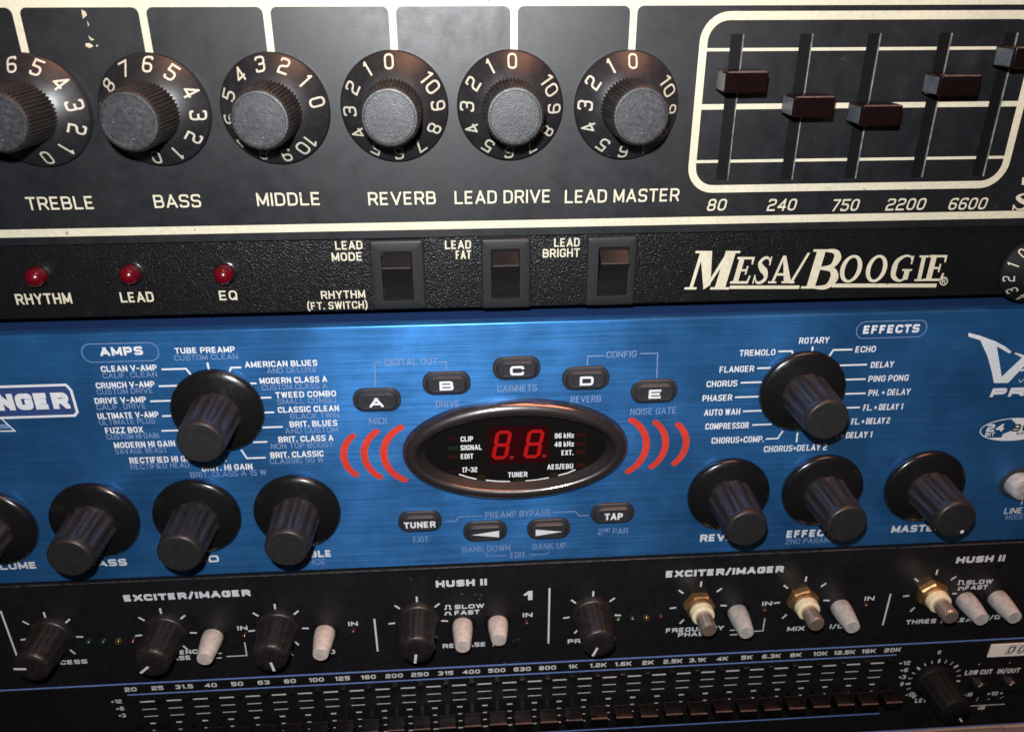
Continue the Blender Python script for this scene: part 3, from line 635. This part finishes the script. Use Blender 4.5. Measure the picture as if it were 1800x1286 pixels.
# push buttons
def stadium(a, b, cut, n=8):                              # pill outline: half width a, half height b
    return rrect(-a, a, -b, b, b*cut, n)
BT = [('A', 662, 703, 85, 43), ('B', 785, 673.5, 85, 43), ('C', 908.5, 647, 84, 43), ('D', 1030.5, 665, 83, 43), ('E', 1151, 688, 82, 43), ('TUNER', 738, 917, 77, 38), ('<', 853, 934, 77, 37), ('>', 965, 930, 76, 37), ('TAP', 1078, 902.5, 76, 37)]
for t, x, y, wpx, hpx in BT:
    X, Z = at(x, y+2, 1.5)
    a = (at(x+wpx/2, y, 1)[0]-at(x-wpx/2, y, 1)[0])/2; b = (at(x, y-hpx/2, 1)[1]-at(x, y+hpx/2, 1)[1])/2*.94
    mb = MB(); mb.loft([(stadium(a, b, .92), 0), (stadium(a, b, .92), .7), (stadium(a-.25, b-.25, .9), 1.0), (stadium(a-1.0, b-.75, .85), 1.1)], cap1=False)
    f = mb.build('button', 'rubber', amp, (X, Z, 0), smooth=True)
    mb = MB(); mb.loft([(stadium(a-1.0, b-.75, .85), .9), (stadium(a-1.25, b-1.0, .8), 1.7), (stadium(a-1.9, b-1.5, .6), 2.25), (stadium(a-2.6, b-1.75, .5), 2.3), (stadium(a-3.0, b-2.1, .4), 2.2)])
    mb.build('key', 'rubber', f, (0, 0, 0), smooth=True)
    mb = MB()
    if t in '<>':
        sgn = -1 if t == '<' else 1
        mb.flat([(-sgn*4.3+.0, 1.25), (-sgn*4.3, -1.25), (sgn*4.3, 0)], 2.38)
    elif len(t) == 1: stroke_word(mb, t, -2.0, 2.0, 0, 2.9, .25, 2.38)
    elif t == 'TAP': stroke_word(mb, t, -2.9, 2.9, 0, 2.5, .24, 2.38)
    else: stroke_word(mb, t, -4.9, 4.9, 0, 2.3, .24, 2.38)
    mb.build('lettering', 'white', f, (0, 0, 0), fix=False)
# display
X, Z = at(907, 791, 1.5)
EA = (at(1105, 790, .6)[0]-at(709, 790, .6)[0])/2; EB = (at(907, 704, .8)[1]-at(907, 876, .8)[1])/2
Xd, Zd = at(907, 790, .8)
mb = MB()
def er(i, j=None): return ellipse(0, 0, EA-i, EB-(i if j is None else j), 128)
mb.loft([(er(0), 0), (er(.05), 1.2), (er(.5), 2.5), (er(1.2), 3.3), (er(2.2), 3.8), (er(3.2), 3.85), (er(3.9), 3.6), (er(4.2), 3.2)], cap1=False)
dsp = mb.build('display_bezel', 'bezel', amp, (Xd, Zd, 0), smooth=True, angle=60)
mb = MB(); mb.loft([(er(4.15), 3.25), (er(4.9, 4.7), 2.4), (er(6.2, 5.5), 1.4), (er(7.0, 6.0), .6)], cap1=False); mb.build('bezel_slope', 'slope', dsp, (0, 0, 0), smooth=True)
mb = MB(); mb.flat(er(6.6, 5.7), .9); dw = mb.build('display_window', 'window', amp, (Xd, Zd, 0), fix=False)
DD = .96
p0, p1 = at(858, 751, DD), at(964, 812, DD)
mb = MB(); mb.flat([(p0[0]-Xd, p1[1]-Zd), (p1[0]-Xd, p1[1]-Zd), (p1[0]-Xd, p0[1]-Zd), (p0[0]-Xd, p0[1]-Zd)], DD-.02); mb.build('digit_panel', 'digit_back', dw, (0, 0, 0), fix=False)
for xl, xr, yt, yb in ((863, 901, 757, 807.5), (919, 958, 755.5, 805.5)):
    X0, X1 = at(xl, (yt+yb)/2, DD)[0], at(xr, (yt+yb)/2, DD)[0]
    Z1, Z0 = at(xl, yt, DD)[1], at(xl, yb, DD)[1]
    wd = X1-X0; hh = Z1-Z0; sh = .16; t = 1.15; wd -= hh*sh
    cx = (X0+X1)/2-Xd; cz = (Z0+Z1)/2-Zd
    mb = MB(); a = wd/2-t/2; b = hh/2-t/2; g = .22
    segs = [((-a+g, b), (a-g, b)), ((-a+g, 0), (a-g, 0)), ((-a+g, -b), (a-g, -b)), ((-a, g), (-a, b-g)), ((a, g), (a, b-g)), ((-a, -g), (-a, -b+g)), ((a, -g), (a, -b+g))]
    for (x0, z0), (x1, z1) in segs:
        dx, dz = (1, 0) if z0 == z1 else (0, 1)
        if (x1-x0)*dx+(z1-z0)*dz < 0: x0, z0, x1, z1 = x1, z1, x0, z0
        q = [(x0-t*.2*dx, z0-t*.2*dz), (x0+t*.3*dx-t/2*dz, z0+t*.3*dz-t/2*dx), (x1-t*.3*dx-t/2*dz, z1-t*.3*dz-t/2*dx), (x1+t*.2*dx, z1+t*.2*dz), (x1-t*.3*dx+t/2*dz, z1-t*.3*dz+t/2*dx), (x0+t*.3*dx+t/2*dz, z0+t*.3*dz+t/2*dx)]
        mb.flat([(cx+u+sh*v, cz+v) for u, v in q], DD)
    mb.build('digit', 'digit', dw, (0, 0, 0), fix=False)
for x, y in ((899.5, 803.6), (956.5, 801)):
    p = at(x, y, DD); mb = MB(); mb.flat(ellipse(p[0]-Xd, p[1]-Zd, .65, .65, 20), DD+.01); mb.build('decimal_point', 'digit_dim', dw, (0, 0, 0), fix=False)
def wword(t, a, b, y, h):
    x0, x1, zc, hh = fit(a, b, y, h, DD); mb = MB(); stroke_word(mb, t, x0-Xd, x1-Xd, zc-Zd, hh, .19, DD); mb.build('lettering', 'white', dw, (0, 0, 0), fix=False)
for a_ in (('CLIP', 809.5, 831.5, 771, 9), ('SIGNAL', 809.5, 847, 786, 9), ('EDIT', 810, 832, 801.5, 9), ('17-32', 812, 839, 825, 9), ('TUNER', 893, 927, 833.5, 9), ('96 kHz', 975, 1009, 765, 9), ('48 kHz', 974.5, 1009, 780, 9), ('EXT.', 987, 1008, 795, 9), ('AES/EBU', 962, 1007.5, 819.5, 9)):
    wword(*a_)
def w8(x, y): p = at(700+x/4.286, 690+y/4.286, DD); return (p[0]-Xd, p[1]-Zd)
for q in ([(458, 613), (520, 634), (590, 650)], [(660, 658), (750, 666), (842, 668)], [(957, 664), (1050, 655), (1135, 639)], [(1205, 622), (1275, 604), (1335, 578)]):
    mb = MB(); mb.strip([w8(*p) for p in q], .45, DD); mb.build('arc_marking', 'white', dw, (0, 0, 0), fix=False)
for x, y, wx, hy, m in ((415, 348, 72, 26, 'win_plum'), (415, 418, 76, 32, 'win_green'), (415, 484, 72, 26, 'win_brown'), (420, 590, 80, 26, 'win_plum'), (1375, 318, 70, 28, 'win_brown'), (1375, 384, 70, 28, 'win_brown'), (1375, 444, 74, 32, 'win_brown'), (1375, 545, 76, 34, 'win_brown'),
                        (628, 638, 54, 36, 'win_olive'), (906, 662, 70, 34, 'win_green'), (1172, 616, 54, 36, 'win_olive')):
    c0, c1 = w8(x-wx/2, y+hy/2), w8(x+wx/2, y-hy/2)
    mb = MB(); mb.flat([(c0[0], c0[1]), (c1[0], c0[1]), (c1[0], c1[1]), (c0[0], c1[1])], DD); mb.build('indicator', m, dw, (0, 0, 0), fix=False)
# red arcs either side
for pts, w0 in (([(620, 766), (604, 795), (626, 834)], 2.1), ([(662, 758), (640.5, 790), (668.5, 838)], 2.1), ([(705, 751), (675, 788), (712, 843)], 2.2), ([(1110, 738), (1136, 776), (1104, 828)], 2.2), ([(1152, 742), (1170, 774), (1145, 820)], 2.1), ([(1192, 746), (1206, 775), (1185, 814)], 2.1)):
    P = [at(x, y, .05) for x, y in pts]
    # circle through three points
    (ax, ay), (bx, by), (cx, cy) = P
    dd = 2*(ax*(by-cy)+bx*(cy-ay)+cx*(ay-by))
    ux = ((ax*ax+ay*ay)*(by-cy)+(bx*bx+by*by)*(cy-ay)+(cx*cx+cy*cy)*(ay-by))/dd
    uy = ((ax*ax+ay*ay)*(cx-bx)+(bx*bx+by*by)*(ax-cx)+(cx*cx+cy*cy)*(bx-ax))/dd
    R = math.hypot(ax-ux, ay-uy)
    a0, am, a1 = (math.atan2(p[1]-uy, p[0]-ux) for p in P)
    if am > 1.8 or am < -1.8: a0 %= 2*PI; a1 %= 2*PI
    n = 24; q = [(ux+R*math.cos(a0+(a1-a0)*i/n), uy+R*math.sin(a0+(a1-a0)*i/n)) for i in range(n+1)]
    ws = [w0*(.86+.14*math.sin(PI*i/n)) for i in range(n+1)]
    t0 = math.atan2(q[0][1]-q[1][1], q[0][0]-q[1][0]); t1 = math.atan2(q[-1][1]-q[-2][1], q[-1][0]-q[-2][0])
    mb = MB(); mb.strip(q, ws, .05)
    for e, t, ww in ((q[0], t0, ws[0]), (q[-1], t1, ws[-1])):
        mb.flat([(e[0]+ww/2*math.cos(t-PI/2+PI*i/10), e[1]+ww/2*math.sin(t-PI/2+PI*i/10)) for i in range(11)], .05)
    mb.build('arc_marking', 'red', amp, fix=False)
# grey selector button at the right edge
X, Z = at(1797, 857, 3)
mb = MB(); mb.lathe([(5.6, 0), (5.6, .6), (5.2, .8), (4.6, .8), (4.5, -1)], 40, cap1=False); b_ = mb.build('button', 'rubber', amp, (X, Z, 0), smooth=True)
mb = MB(); mb.lathe([(4.2, 0), (4.1, 3.6), (3.8, 4.2), (3, 4.5), (.02, 4.6)], 40); mb.build('key', 'grey_button', b_, (0, 0, 0), smooth=True)

# =================================================================== 3. exciter
XZ0, XZ1 = -185.3, -141.75
exc = thing('exciter', 'black unit with white tick rings, slim knobs, pale push buttons and three bare brass shafts', 'signal processor', (RC, XZ0, 0))
unit_body(exc, XZ0, XZ1, 'exciter', .2, bev=.4)
mb = MB(); mb.box(RX0, RX1, XZ1-.62, XZ1-.22, .1, .5, .15); mb.build('panel_edge', 'edge', exc)
DX = .25
def xw(t, a, b, y, h, wt=.26, m='white', gap=.3): return word(exc, t, a, b, y, h, m, wt, DX, gap=gap)
for t, a, b, y, h in (('EXCITER/IMAGER', 216, 441, 1046, 11.5), ('EXCITER/IMAGER', 1171, 1377, 1004, 11.5), ('HUSH II', 766, 856, 1024, 11.5), ('HUSH II', 1682, 1766, 982, 11)):
    xw(t, a, b, y, h, .32)
for t, a, b, y in (('PROCESS', 66, 154, 1163.5), ('FREQUENCY', 258, 360, 1146), ('PHASE', 278, 336, 1156), ('IN', 417, 435, 1103), ('MIX', 483, 515, 1148), ('I/O', 563, 589, 1145), ('IN', 612, 629, 1095.5), ('SLOW', 799, 851, 1065), ('FAST', 799, 843, 1075.5), ('THRES', 714, 766, 1137),
                   ('RELEASE', 778, 854, 1133), ('I/O', 866, 889, 1130.5), ('IN', 919, 936, 1080), ('PROCESS', 998, 1082, 1124.5), ('FREQUENCY', 1171, 1272, 1105), ('PHASE', 1192, 1248, 1113.5), ('IN', 1340, 1357, 1060), ('MIX', 1384, 1414, 1104), ('I/O', 1459, 1483, 1100), ('IN', 1520, 1537, 1051),
                   ('SLOW', 1699, 1745, 1022), ('FAST', 1697, 1736, 1031.5), ('THRES', 1593, 1645, 1091.5), ('RELEASE', 1655, 1730, 1088.5), ('I/O', 1736, 1758, 1084)):
    xw(t, a, b, y, 7.4, .26)
X0, X1, zc, h = fit(920, 936, 1046, 16, DX)
mb = MB(); mb.flat([(X1-1.5, zc-h/2), (X1, zc-h/2), (X1, zc+h/2), (X1-1.3, zc+h/2), (X0, zc+h*.12), (X0+.3, zc-.1), (X1-1.5, zc+h*.1)], DX); mb.build('lettering', 'white', exc, fix=False)
for l in ([(1, 1073), (30, 1153)], [(658, 1087), (664, 1144)], [(966, 1033), (964, 1130)], [(1565.7, 1043), (1551.7, 1098)]):
    pline(exc, l, .6, d=DX)
for l in ([(398, 1153), (434, 1152), (430, 1128)], [(1300, 1110), (1341, 1108), (1344.5, 1086)]): pline(exc, l, .38, d=DX)
for x, y in ((781, 1070), (1683, 1026.5)):                # pushed / released button symbols
    for k, yy in ((0, y), (1, y+9.5)):
        q = [(x, yy), (x+3, yy), (x+3, yy-(6.5, 4)[k]), (x+10, yy-(6.5, 4)[k]), (x+10, yy), (x+13, yy)]
        pline(exc, q, .42, d=DX, flat_z=False)
for x, y in ((376, 1148), (1283, 1107)):
    for k in (0, 1): pline(exc, [(x, y+k*8), (x+14, y+k*8-.5)], .45, d=DX)
KX = [(90, 1117, (22, 1182), (49, 1182)), (291, 1110, (262, 1177), (279, 1163)), (489, 1102, (471, 1171), (463, 1152)), (735, 1089, (732, 1163), (734, 1146)), (1041, 1079, (1045, 1153), (1054, 1137))]
NX = [(1228, 1062), (1410, 1053), (1637, 1041)]
for (x, y) in [(k[0], k[1]) for k in KX]+NX:
    X, Z = at(x, y, DX)
    mb = MB()
    for a in (-144, -96, -48, 0, 48, 96, 144):
        t = math.radians(90-a); mb.strip([(7.7*math.cos(t), 7.7*math.sin(t)), (9.9*math.cos(t), 9.9*math.sin(t))], .62, 0)
    mb.build('tick_marking', 'white', exc, (X, Z, DX), fix=False)
for x, y, e, s_ in KX:
    X, Z = at(x, y, 1)
    mb = MB(); mb.lathe([(6.9, .2), (6.9, 2.0), (6.6, 2.5), (6.2, 2.7)], 48)
    k = mb.build('knob', 'ex_knob', exc, (X, Z, 0), smooth=True)
    HT = 15.0
    mb = MB(); mb.lathe([(6.35, 2.6), (6.1, 5), (5.55, 13.6), (5.3, 14.4), (4.9, 14.9), (3, 15), (.02, 15)], 120, mod=lambda i, a, d: 1-.035*(.5+.5*math.cos(a*14))**3 if d < 14 else 1)
    mb.build('grip', 'ex_knob', k, (0, 0, 0), smooth=True, angle=50)
    pe, ps = at(*e, HT), at(*s_, HT)
    dx, dz = pe[0]-ps[0], pe[1]-ps[1]; q = math.hypot(dx, dz); dx /= q; dz /= q
    mb = MB(); mb.strip([(dx*1.3, dz*1.3), (dx*5.0, dz*5.0)], .8, 15.05)
    # down the rim
    nx, nz = -dz*.4, dx*.4
    P = [mb.v(dx*5.0+nx, dz*5.0+nz, 15.0), mb.v(dx*5.0-nx, dz*5.0-nz, 15.0), mb.v(dx*5.75-nx, dz*5.75-nz, 13.2), mb.v(dx*5.75+nx, dz*5.75+nz, 13.2)]
    mb.face(P); mb.build('pointer', 'white', k, (0, 0, 0))
for i, (x, y) in enumerate(NX):
    X, Z = at(x, y, .8)
    mb = MB(); hx = [(5.3*math.cos(PI/3*k+.3*i), 5.3*math.sin(PI/3*k+.3*i)) for k in range(6)]; h2 = [(a*.9, b*.9) for a, b in hx]
    mb.loft([(hx, .25), (hx, 2.3), (h2, 2.9)]); nt_ = mb.build('hex_nut', 'brass', exc, (X, Z, 0))
    mb = MB(); mb.lathe([(4.5, 2.8), (4.5, 3.8), (4.2, 4.3), (3.5, 4.4)], 40); mb.build('threaded_collar', 'brass', nt_, (0, 0, 0), smooth=True)
    mb = MB(); mb.lathe([(3.95, 4.3), (3.8, 6.6), (3.3, 6.9)], 40); mb.build('bush', 'nylon', nt_, (0, 0, 0), smooth=True)
    mb = MB()
    mb.lathe([(2.75, 6.2), (2.75, 12.4), (2.5, 13.0), (2.2, 13.2)], 108, mod=lambda k, a, d: (1.0 if (k % 6) < 3 else .975) if d < 12.8 else 1)
    mb.build('shaft', 'steel', nt_, (0, 0, 0), smooth=True, angle=15)
PB = [(374, 1117, 364, 1151), (571, 1110, 565, 1142), (813, 1097, 812, 1132), (875, 1093, 874, 1117), (1296, 1074, 1305, 1106), (1477, 1065, 1492, 1095), (1697, 1052, 1717, 1083), (1753, 1049, 1779, 1079)]
for i, (x, y, tx, ty) in enumerate(PB):
    X, Z = at(x, y+2, .5)
    ht = 8.2 if i == 3 else 10.2
    mb = MB(); mb.lathe([(4.6, .2), (4.6, .35), (4.0, .4)], 40); b = mb.build('push_button', 'gloss', exc, (X, Z, 0), smooth=True)
    mb = MB(); mb.lathe([(3.35, .3), (3.4, ht*.25), (3.1, ht*.55), (2.55, ht-.35), (2.4, ht), (.02, ht+.02)], 40)
    mb.build('key', 'button' if i in (0, 1, 2, 3) else 'grey_button', b, (0, 0, 0), smooth=True, angle=40)
rw = random.Random(3)
for x, y in ((772, 1014), (781, 1033), (722, 1017), (836, 1044), (842, 1052), (812, 1043), (845, 1046), (903, 1126), (910, 1123), (712, 1158), (887, 1164), (910, 1162), (420, 1046)):
    n = 5; mb = MB(); mb.flat([at(x+rw.uniform(1, 3.5)*math.cos(2*PI*i/n), y+rw.uniform(.6, 1.8)*math.sin(2*PI*i/n), .22) for i in range(n)], .22); mb.build('scuff', 'smear', exc, fix=False)
LE = [(155, 1130, 'led_green'), (180.5, 1129.5, 'led_green'), (207, 1128.5, 'led_yellow'), (233, 1128, 'led_dark'), (429, 1119, 'led_dark'), (621, 1111.5, 'led_dark'), (926, 1097, 'led_dark'), (1087, 1090, 'led_green'), (1112, 1088.5, 'led_green'), (1137, 1087.5, 'led_yellow'), (1162, 1085.5, 'led_dark'), (1345, 1074, 'led_dark'), (1524, 1065, 'led_dark')]
for x, y, m in LE:
    X, Z = at(x, y, 1)
    mb = MB(); mb.lathe([(1.2, .1), (1.2, .5)]+[(1.2*math.cos(t*PI/16), .5+1.2*math.sin(t*PI/16)) for t in range(1, 8)]+[(.02, 1.7)], 28); mb.build('indicator', m, exc, (X, Z, 0), smooth=True, angle=60)

# =================================================================== 4. graphic equaliser
QZ0, QZ1 = -229.4, -185.5
eq = thing('graphic_equaliser', 'slim black equaliser with blue lines and a long row of tiny sliders', 'equaliser', (RC, QZ0, 0))
unit_body(eq, QZ0, QZ1, 'eq', 0, bev=.3)
zA = at(900, 1169.5)[1]; zA = (at(0, 1210)[1]+at(600, 1185)[1]+at(1200, 1147.5)[1]+at(1800, 1123)[1])/4
zB = (at(223, 1216.5)[1]+at(900, 1187)[1]+at(1575, 1152)[1])/3
zC = (at(1150, 1276)[1]+at(1546, 1252)[1])/2
xB0, xB1 = at(223, 1216)[0], at(1575, 1152)[0]; xC1 = at(1546, 1252)[0]
for z, x0, x1, wd in ((zA, RX0+1, RX1-1, .65), (zB, xB0, xB1, .55), (zC, xB0, xC1, .5), (QZ0+.75, RX0+1, RX1-1, .4)):
    mb = MB(); mb.strip([(x0, z), (x1, z)], wd, .05); mb.build('line_marking', 'blue_line', eq, fix=False)
FR = ['20', '25', '31.5', '40', '50', '63', '80', '100', '125', '160', '200', '250', '315', '400', '500', '630', '800', '1K', '1.2K', '1.6K', '2K', '2.5K', '3.1K', '4K', '5K', '6.3K', '8K', '10K', '12.5K', '16K', '20K']
xF0, xF1 = at(229, 1208)[0], at(1568, 1144.5)[0]
pit = (xF1-xF0)/30; zF = (zA+zB)/2
z12 = at(900, 1201)[1]; z12 = (at(259, 1229.5)[1]+at(1542, 1167)[1])/2
z6 = (at(262, 1242.5)[1]+at(1538, 1180)[1])/2; z3 = (at(266, 1255)[1]+at(1535, 1192)[1])/2; z0_ = (at(268, 1268)[1]+at(1540, 1203.5)[1])/2
for i, t in enumerate(FR):
    wd = sum(G[c][0]+.42 for c in t)*1.05
    X = xF0+pit*i; mb = MB(); stroke_word(mb, t, -wd*.72, wd*.72, 0, 1.85, .24, 0); mb.build('lettering', 'dim_print', eq, (X, zF, .05), fix=False)
for i in range(30):
    X = xF0+pit*(i+.5)
    mb = MB()
    for z, hw, tk in ((z12, 2.45, .55), (z6, 2.4, .32), (z3, 2.35, .32), (z0_, .95, .55), (z0_-(z3-z0_), .7, .4), (z0_-2*(z3-z0_), .7, .4), (z0_-3*(z3-z0_), .9, .5)):
        mb.strip([(X-hw, z), (X+hw, z)], tk, .05)
    mb.build('tick_marking', 'dim_print', eq, fix=False)
zs0, zs1 = zC+2.0, z12+1.2
zcap = (at(1415, 1241, 8.5)[1]+at(1460, 1238, 8.5)[1]+at(900, 1270, 8.5)[1]+at(1200, 1256, 8.5)[1])/4
slot_proto = cap_proto = None
for i in range(31):
    X = xF0+pit*i
    if slot_proto is None:
        mb = MB(); mb.loft([(rrect(-.8, .8, zs0-zs1, 0, .3), .06), (rrect(-.6, .6, zs0-zs1+.2, -.2, .3), -1.2)]); slot_proto = mb.build('slot', 'slot', eq, (X, zs1, 0))
        mb = MB(); mb.box(-.9, .9, -1.0, 1.0, .05, 1.3, .2); mb.build('slot_stop', 'gloss', slot_proto, (0, 0, 0))
        mb = MB(); mb.loft([(rrect(-2.9, 2.9, -1.9, 1.9, .3), 2.6), (rrect(-3.1, 3.1, -2.1, 2.1, .3), 3.2), (rrect(-3.1, 3.1, -1.7, 1.9, .3), 7.6), (rrect(-2.95, 2.95, -1.4, 1.6, .3), 8.3)], cap0=True)
        mb.box(-.6, .6, -1.4, 1.4, 0, 2.7)
        cap_proto = mb.build('slider_cap', 'small_fader', eq, (X, zcap-2.2, 0), smooth=True, angle=30)
        mb = MB(); mb.box(-2.95, 2.95, 1.35, 1.72, 7.9, 8.36, .1); mb.build('cap_highlight', 'edge_highlight', cap_proto, (0, 0, 0))  # strip paints the lit front edge of the cap
        mb = MB(); mb.box(-2.6, 2.6, 1.95, 2.16, 3.2, 3.5); mb.build('cap_lip', 'ex_knob', cap_proto, (0, 0, 0))
    else:
        dup(slot_proto, eq, (X, zs1, 0)); dup(cap_proto, eq, (X, zcap-2.2+random.uniform(-.25, .25)+(i-15)*.0, 0))
def qw(t, a, b, y, h=6.6, wt=.2): return word(eq, t, a, b, y, h, 'dim_print', wt, .05)
for a_ in (('+12', 195, 214, 1232), ('+6', 204, 218, 1244.5), ('+3', 208, 221, 1256.5), ('+12', 1581, 1600, 1164.5), ('+6', 1583, 1596, 1177), ('+3', 1580, 1592, 1189), ('0', 1583, 1588, 1201), ('-12', 1592, 1608, 1220), ('0', 1648.5, 1654, 1145.5), ('LEVEL', 1609, 1644, 1229.5, 7), ('LOW CUT', 1697, 1744, 1180.5, 8),
           ('IN/OUT', 1754, 1793, 1178, 8), ('-10', 1695, 1709, 1220), ('+10', 1736, 1754, 1218), ('+', 1758, 1763, 1217), ('dB', 1719, 1731, 1243, 6)):
    qw(*a_)
pline(eq, [(1706, 1240), (1767, 1236)], .35, 'dim_print')
for x, y in ((1717, 1230), (1719, 1226), (1738, 1228), (1759, 1226), (1763, 1224), (1721, 1167), (1775, 1164)):
    p = at(x, y, .05); mb = MB(); mb.flat(ellipse(0, 0, .25, .25, 10), 0); mb.build('dot_marking', 'dim_print', eq, (p[0], p[1], .05), fix=False)
Pn = [at(1735, 1153.5, .05), at(1742.5, 1132, .05), at(1830, 1127, .05), at(1822, 1149, .05)]
Pn[3] = (Pn[3][0], Pn[0][1]); Pn[2] = (Pn[2][0], Pn[1][1])
mb = MB(); mb.loft([(Pn[::-1], 0), (Pn[::-1], .3)]); npl = mb.build('nameplate', 'plate', eq)
word(eq, 'DOD', 1771, 1822, 1140, 15, 'black_print', .26, d=.34, shear=.25); word(eq, 'DOD', 1772, 1821, 1140, 12.5, 'plate', .10, d=.37, shear=.25)
X, Z = at(1641, 1195, .05)
mb = MB()
for k in range(19):
    a = math.radians(90+144-288*k/18); big = k % 3 == 0
    mb.strip([(8.6*math.cos(a), 8.6*math.sin(a)), ((10.4 if big else 10.2)*math.cos(a), (10.4 if big else 10.2)*math.sin(a))], .75 if big else .32, 0)
mb.build('tick_marking', 'dim_print', eq, (X, Z, .05), fix=False)
mb = MB(); mb.lathe([(7.6, .1), (7.7, 1.4), (7.3, 2.2), (6.6, 2.6)], 64); k = mb.build('knob', 'dull', eq, (X, Z, 0), smooth=True)
mb = MB(); mb.lathe([(6.7, 2.5), (6.4, 5), (5.7, 13.8), (5.4, 14.6), (5, 15), (.02, 15.05)], 120, mod=lambda i, a, d: 1-.05*(.5+.5*math.cos(a*12))**2 if d < 14 else 1)
mb.build('grip', 'dull', k, (0, 0, 0), smooth=True, angle=50)
a = math.radians(-55); mb = MB(); mb.strip([(3*math.cos(a), 3*math.sin(a)), (5.2*math.cos(a), 5.2*math.sin(a))], .6, 15.1); mb.build('pointer', 'dim_print', k, (0, 0, 0), fix=False)
for x, y in ((1722, 1206), (1777, 1203)):
    X, Z = at(x, y, 2); mb = MB(); mb.lathe([(2.8, .05), (2.7, 3.0), (2.3, 3.6), (.02, 3.8)], 40); mb.build('push_button', 'gloss', eq, (X, Z, 0), smooth=True)

# =================================================================== 5. tan panel below
tp = thing('rack_panel', 'tan panel with thin dark rounded outline at bottom, beneath the slim row of sliders', 'panel', (RC, -274.0, 0))
mb = MB(); mb.box(RX0, RX1, -274.0, QZ0-.3, -8, .3, .5); mb.build('faceplate', 'tan', tp, smooth=True)
x0, z1 = at(1640, 1284, .35); x1, _ = at(1766, 1279, .35); z1 = (z1+at(1760, 1279, .35)[1])/2
mb = MB(); mb.strip(rrect(x0, x1, z1-22, z1, 1.5), .3, .35, True); mb.build('outline_marking', 'tan_line', tp, fix=False)
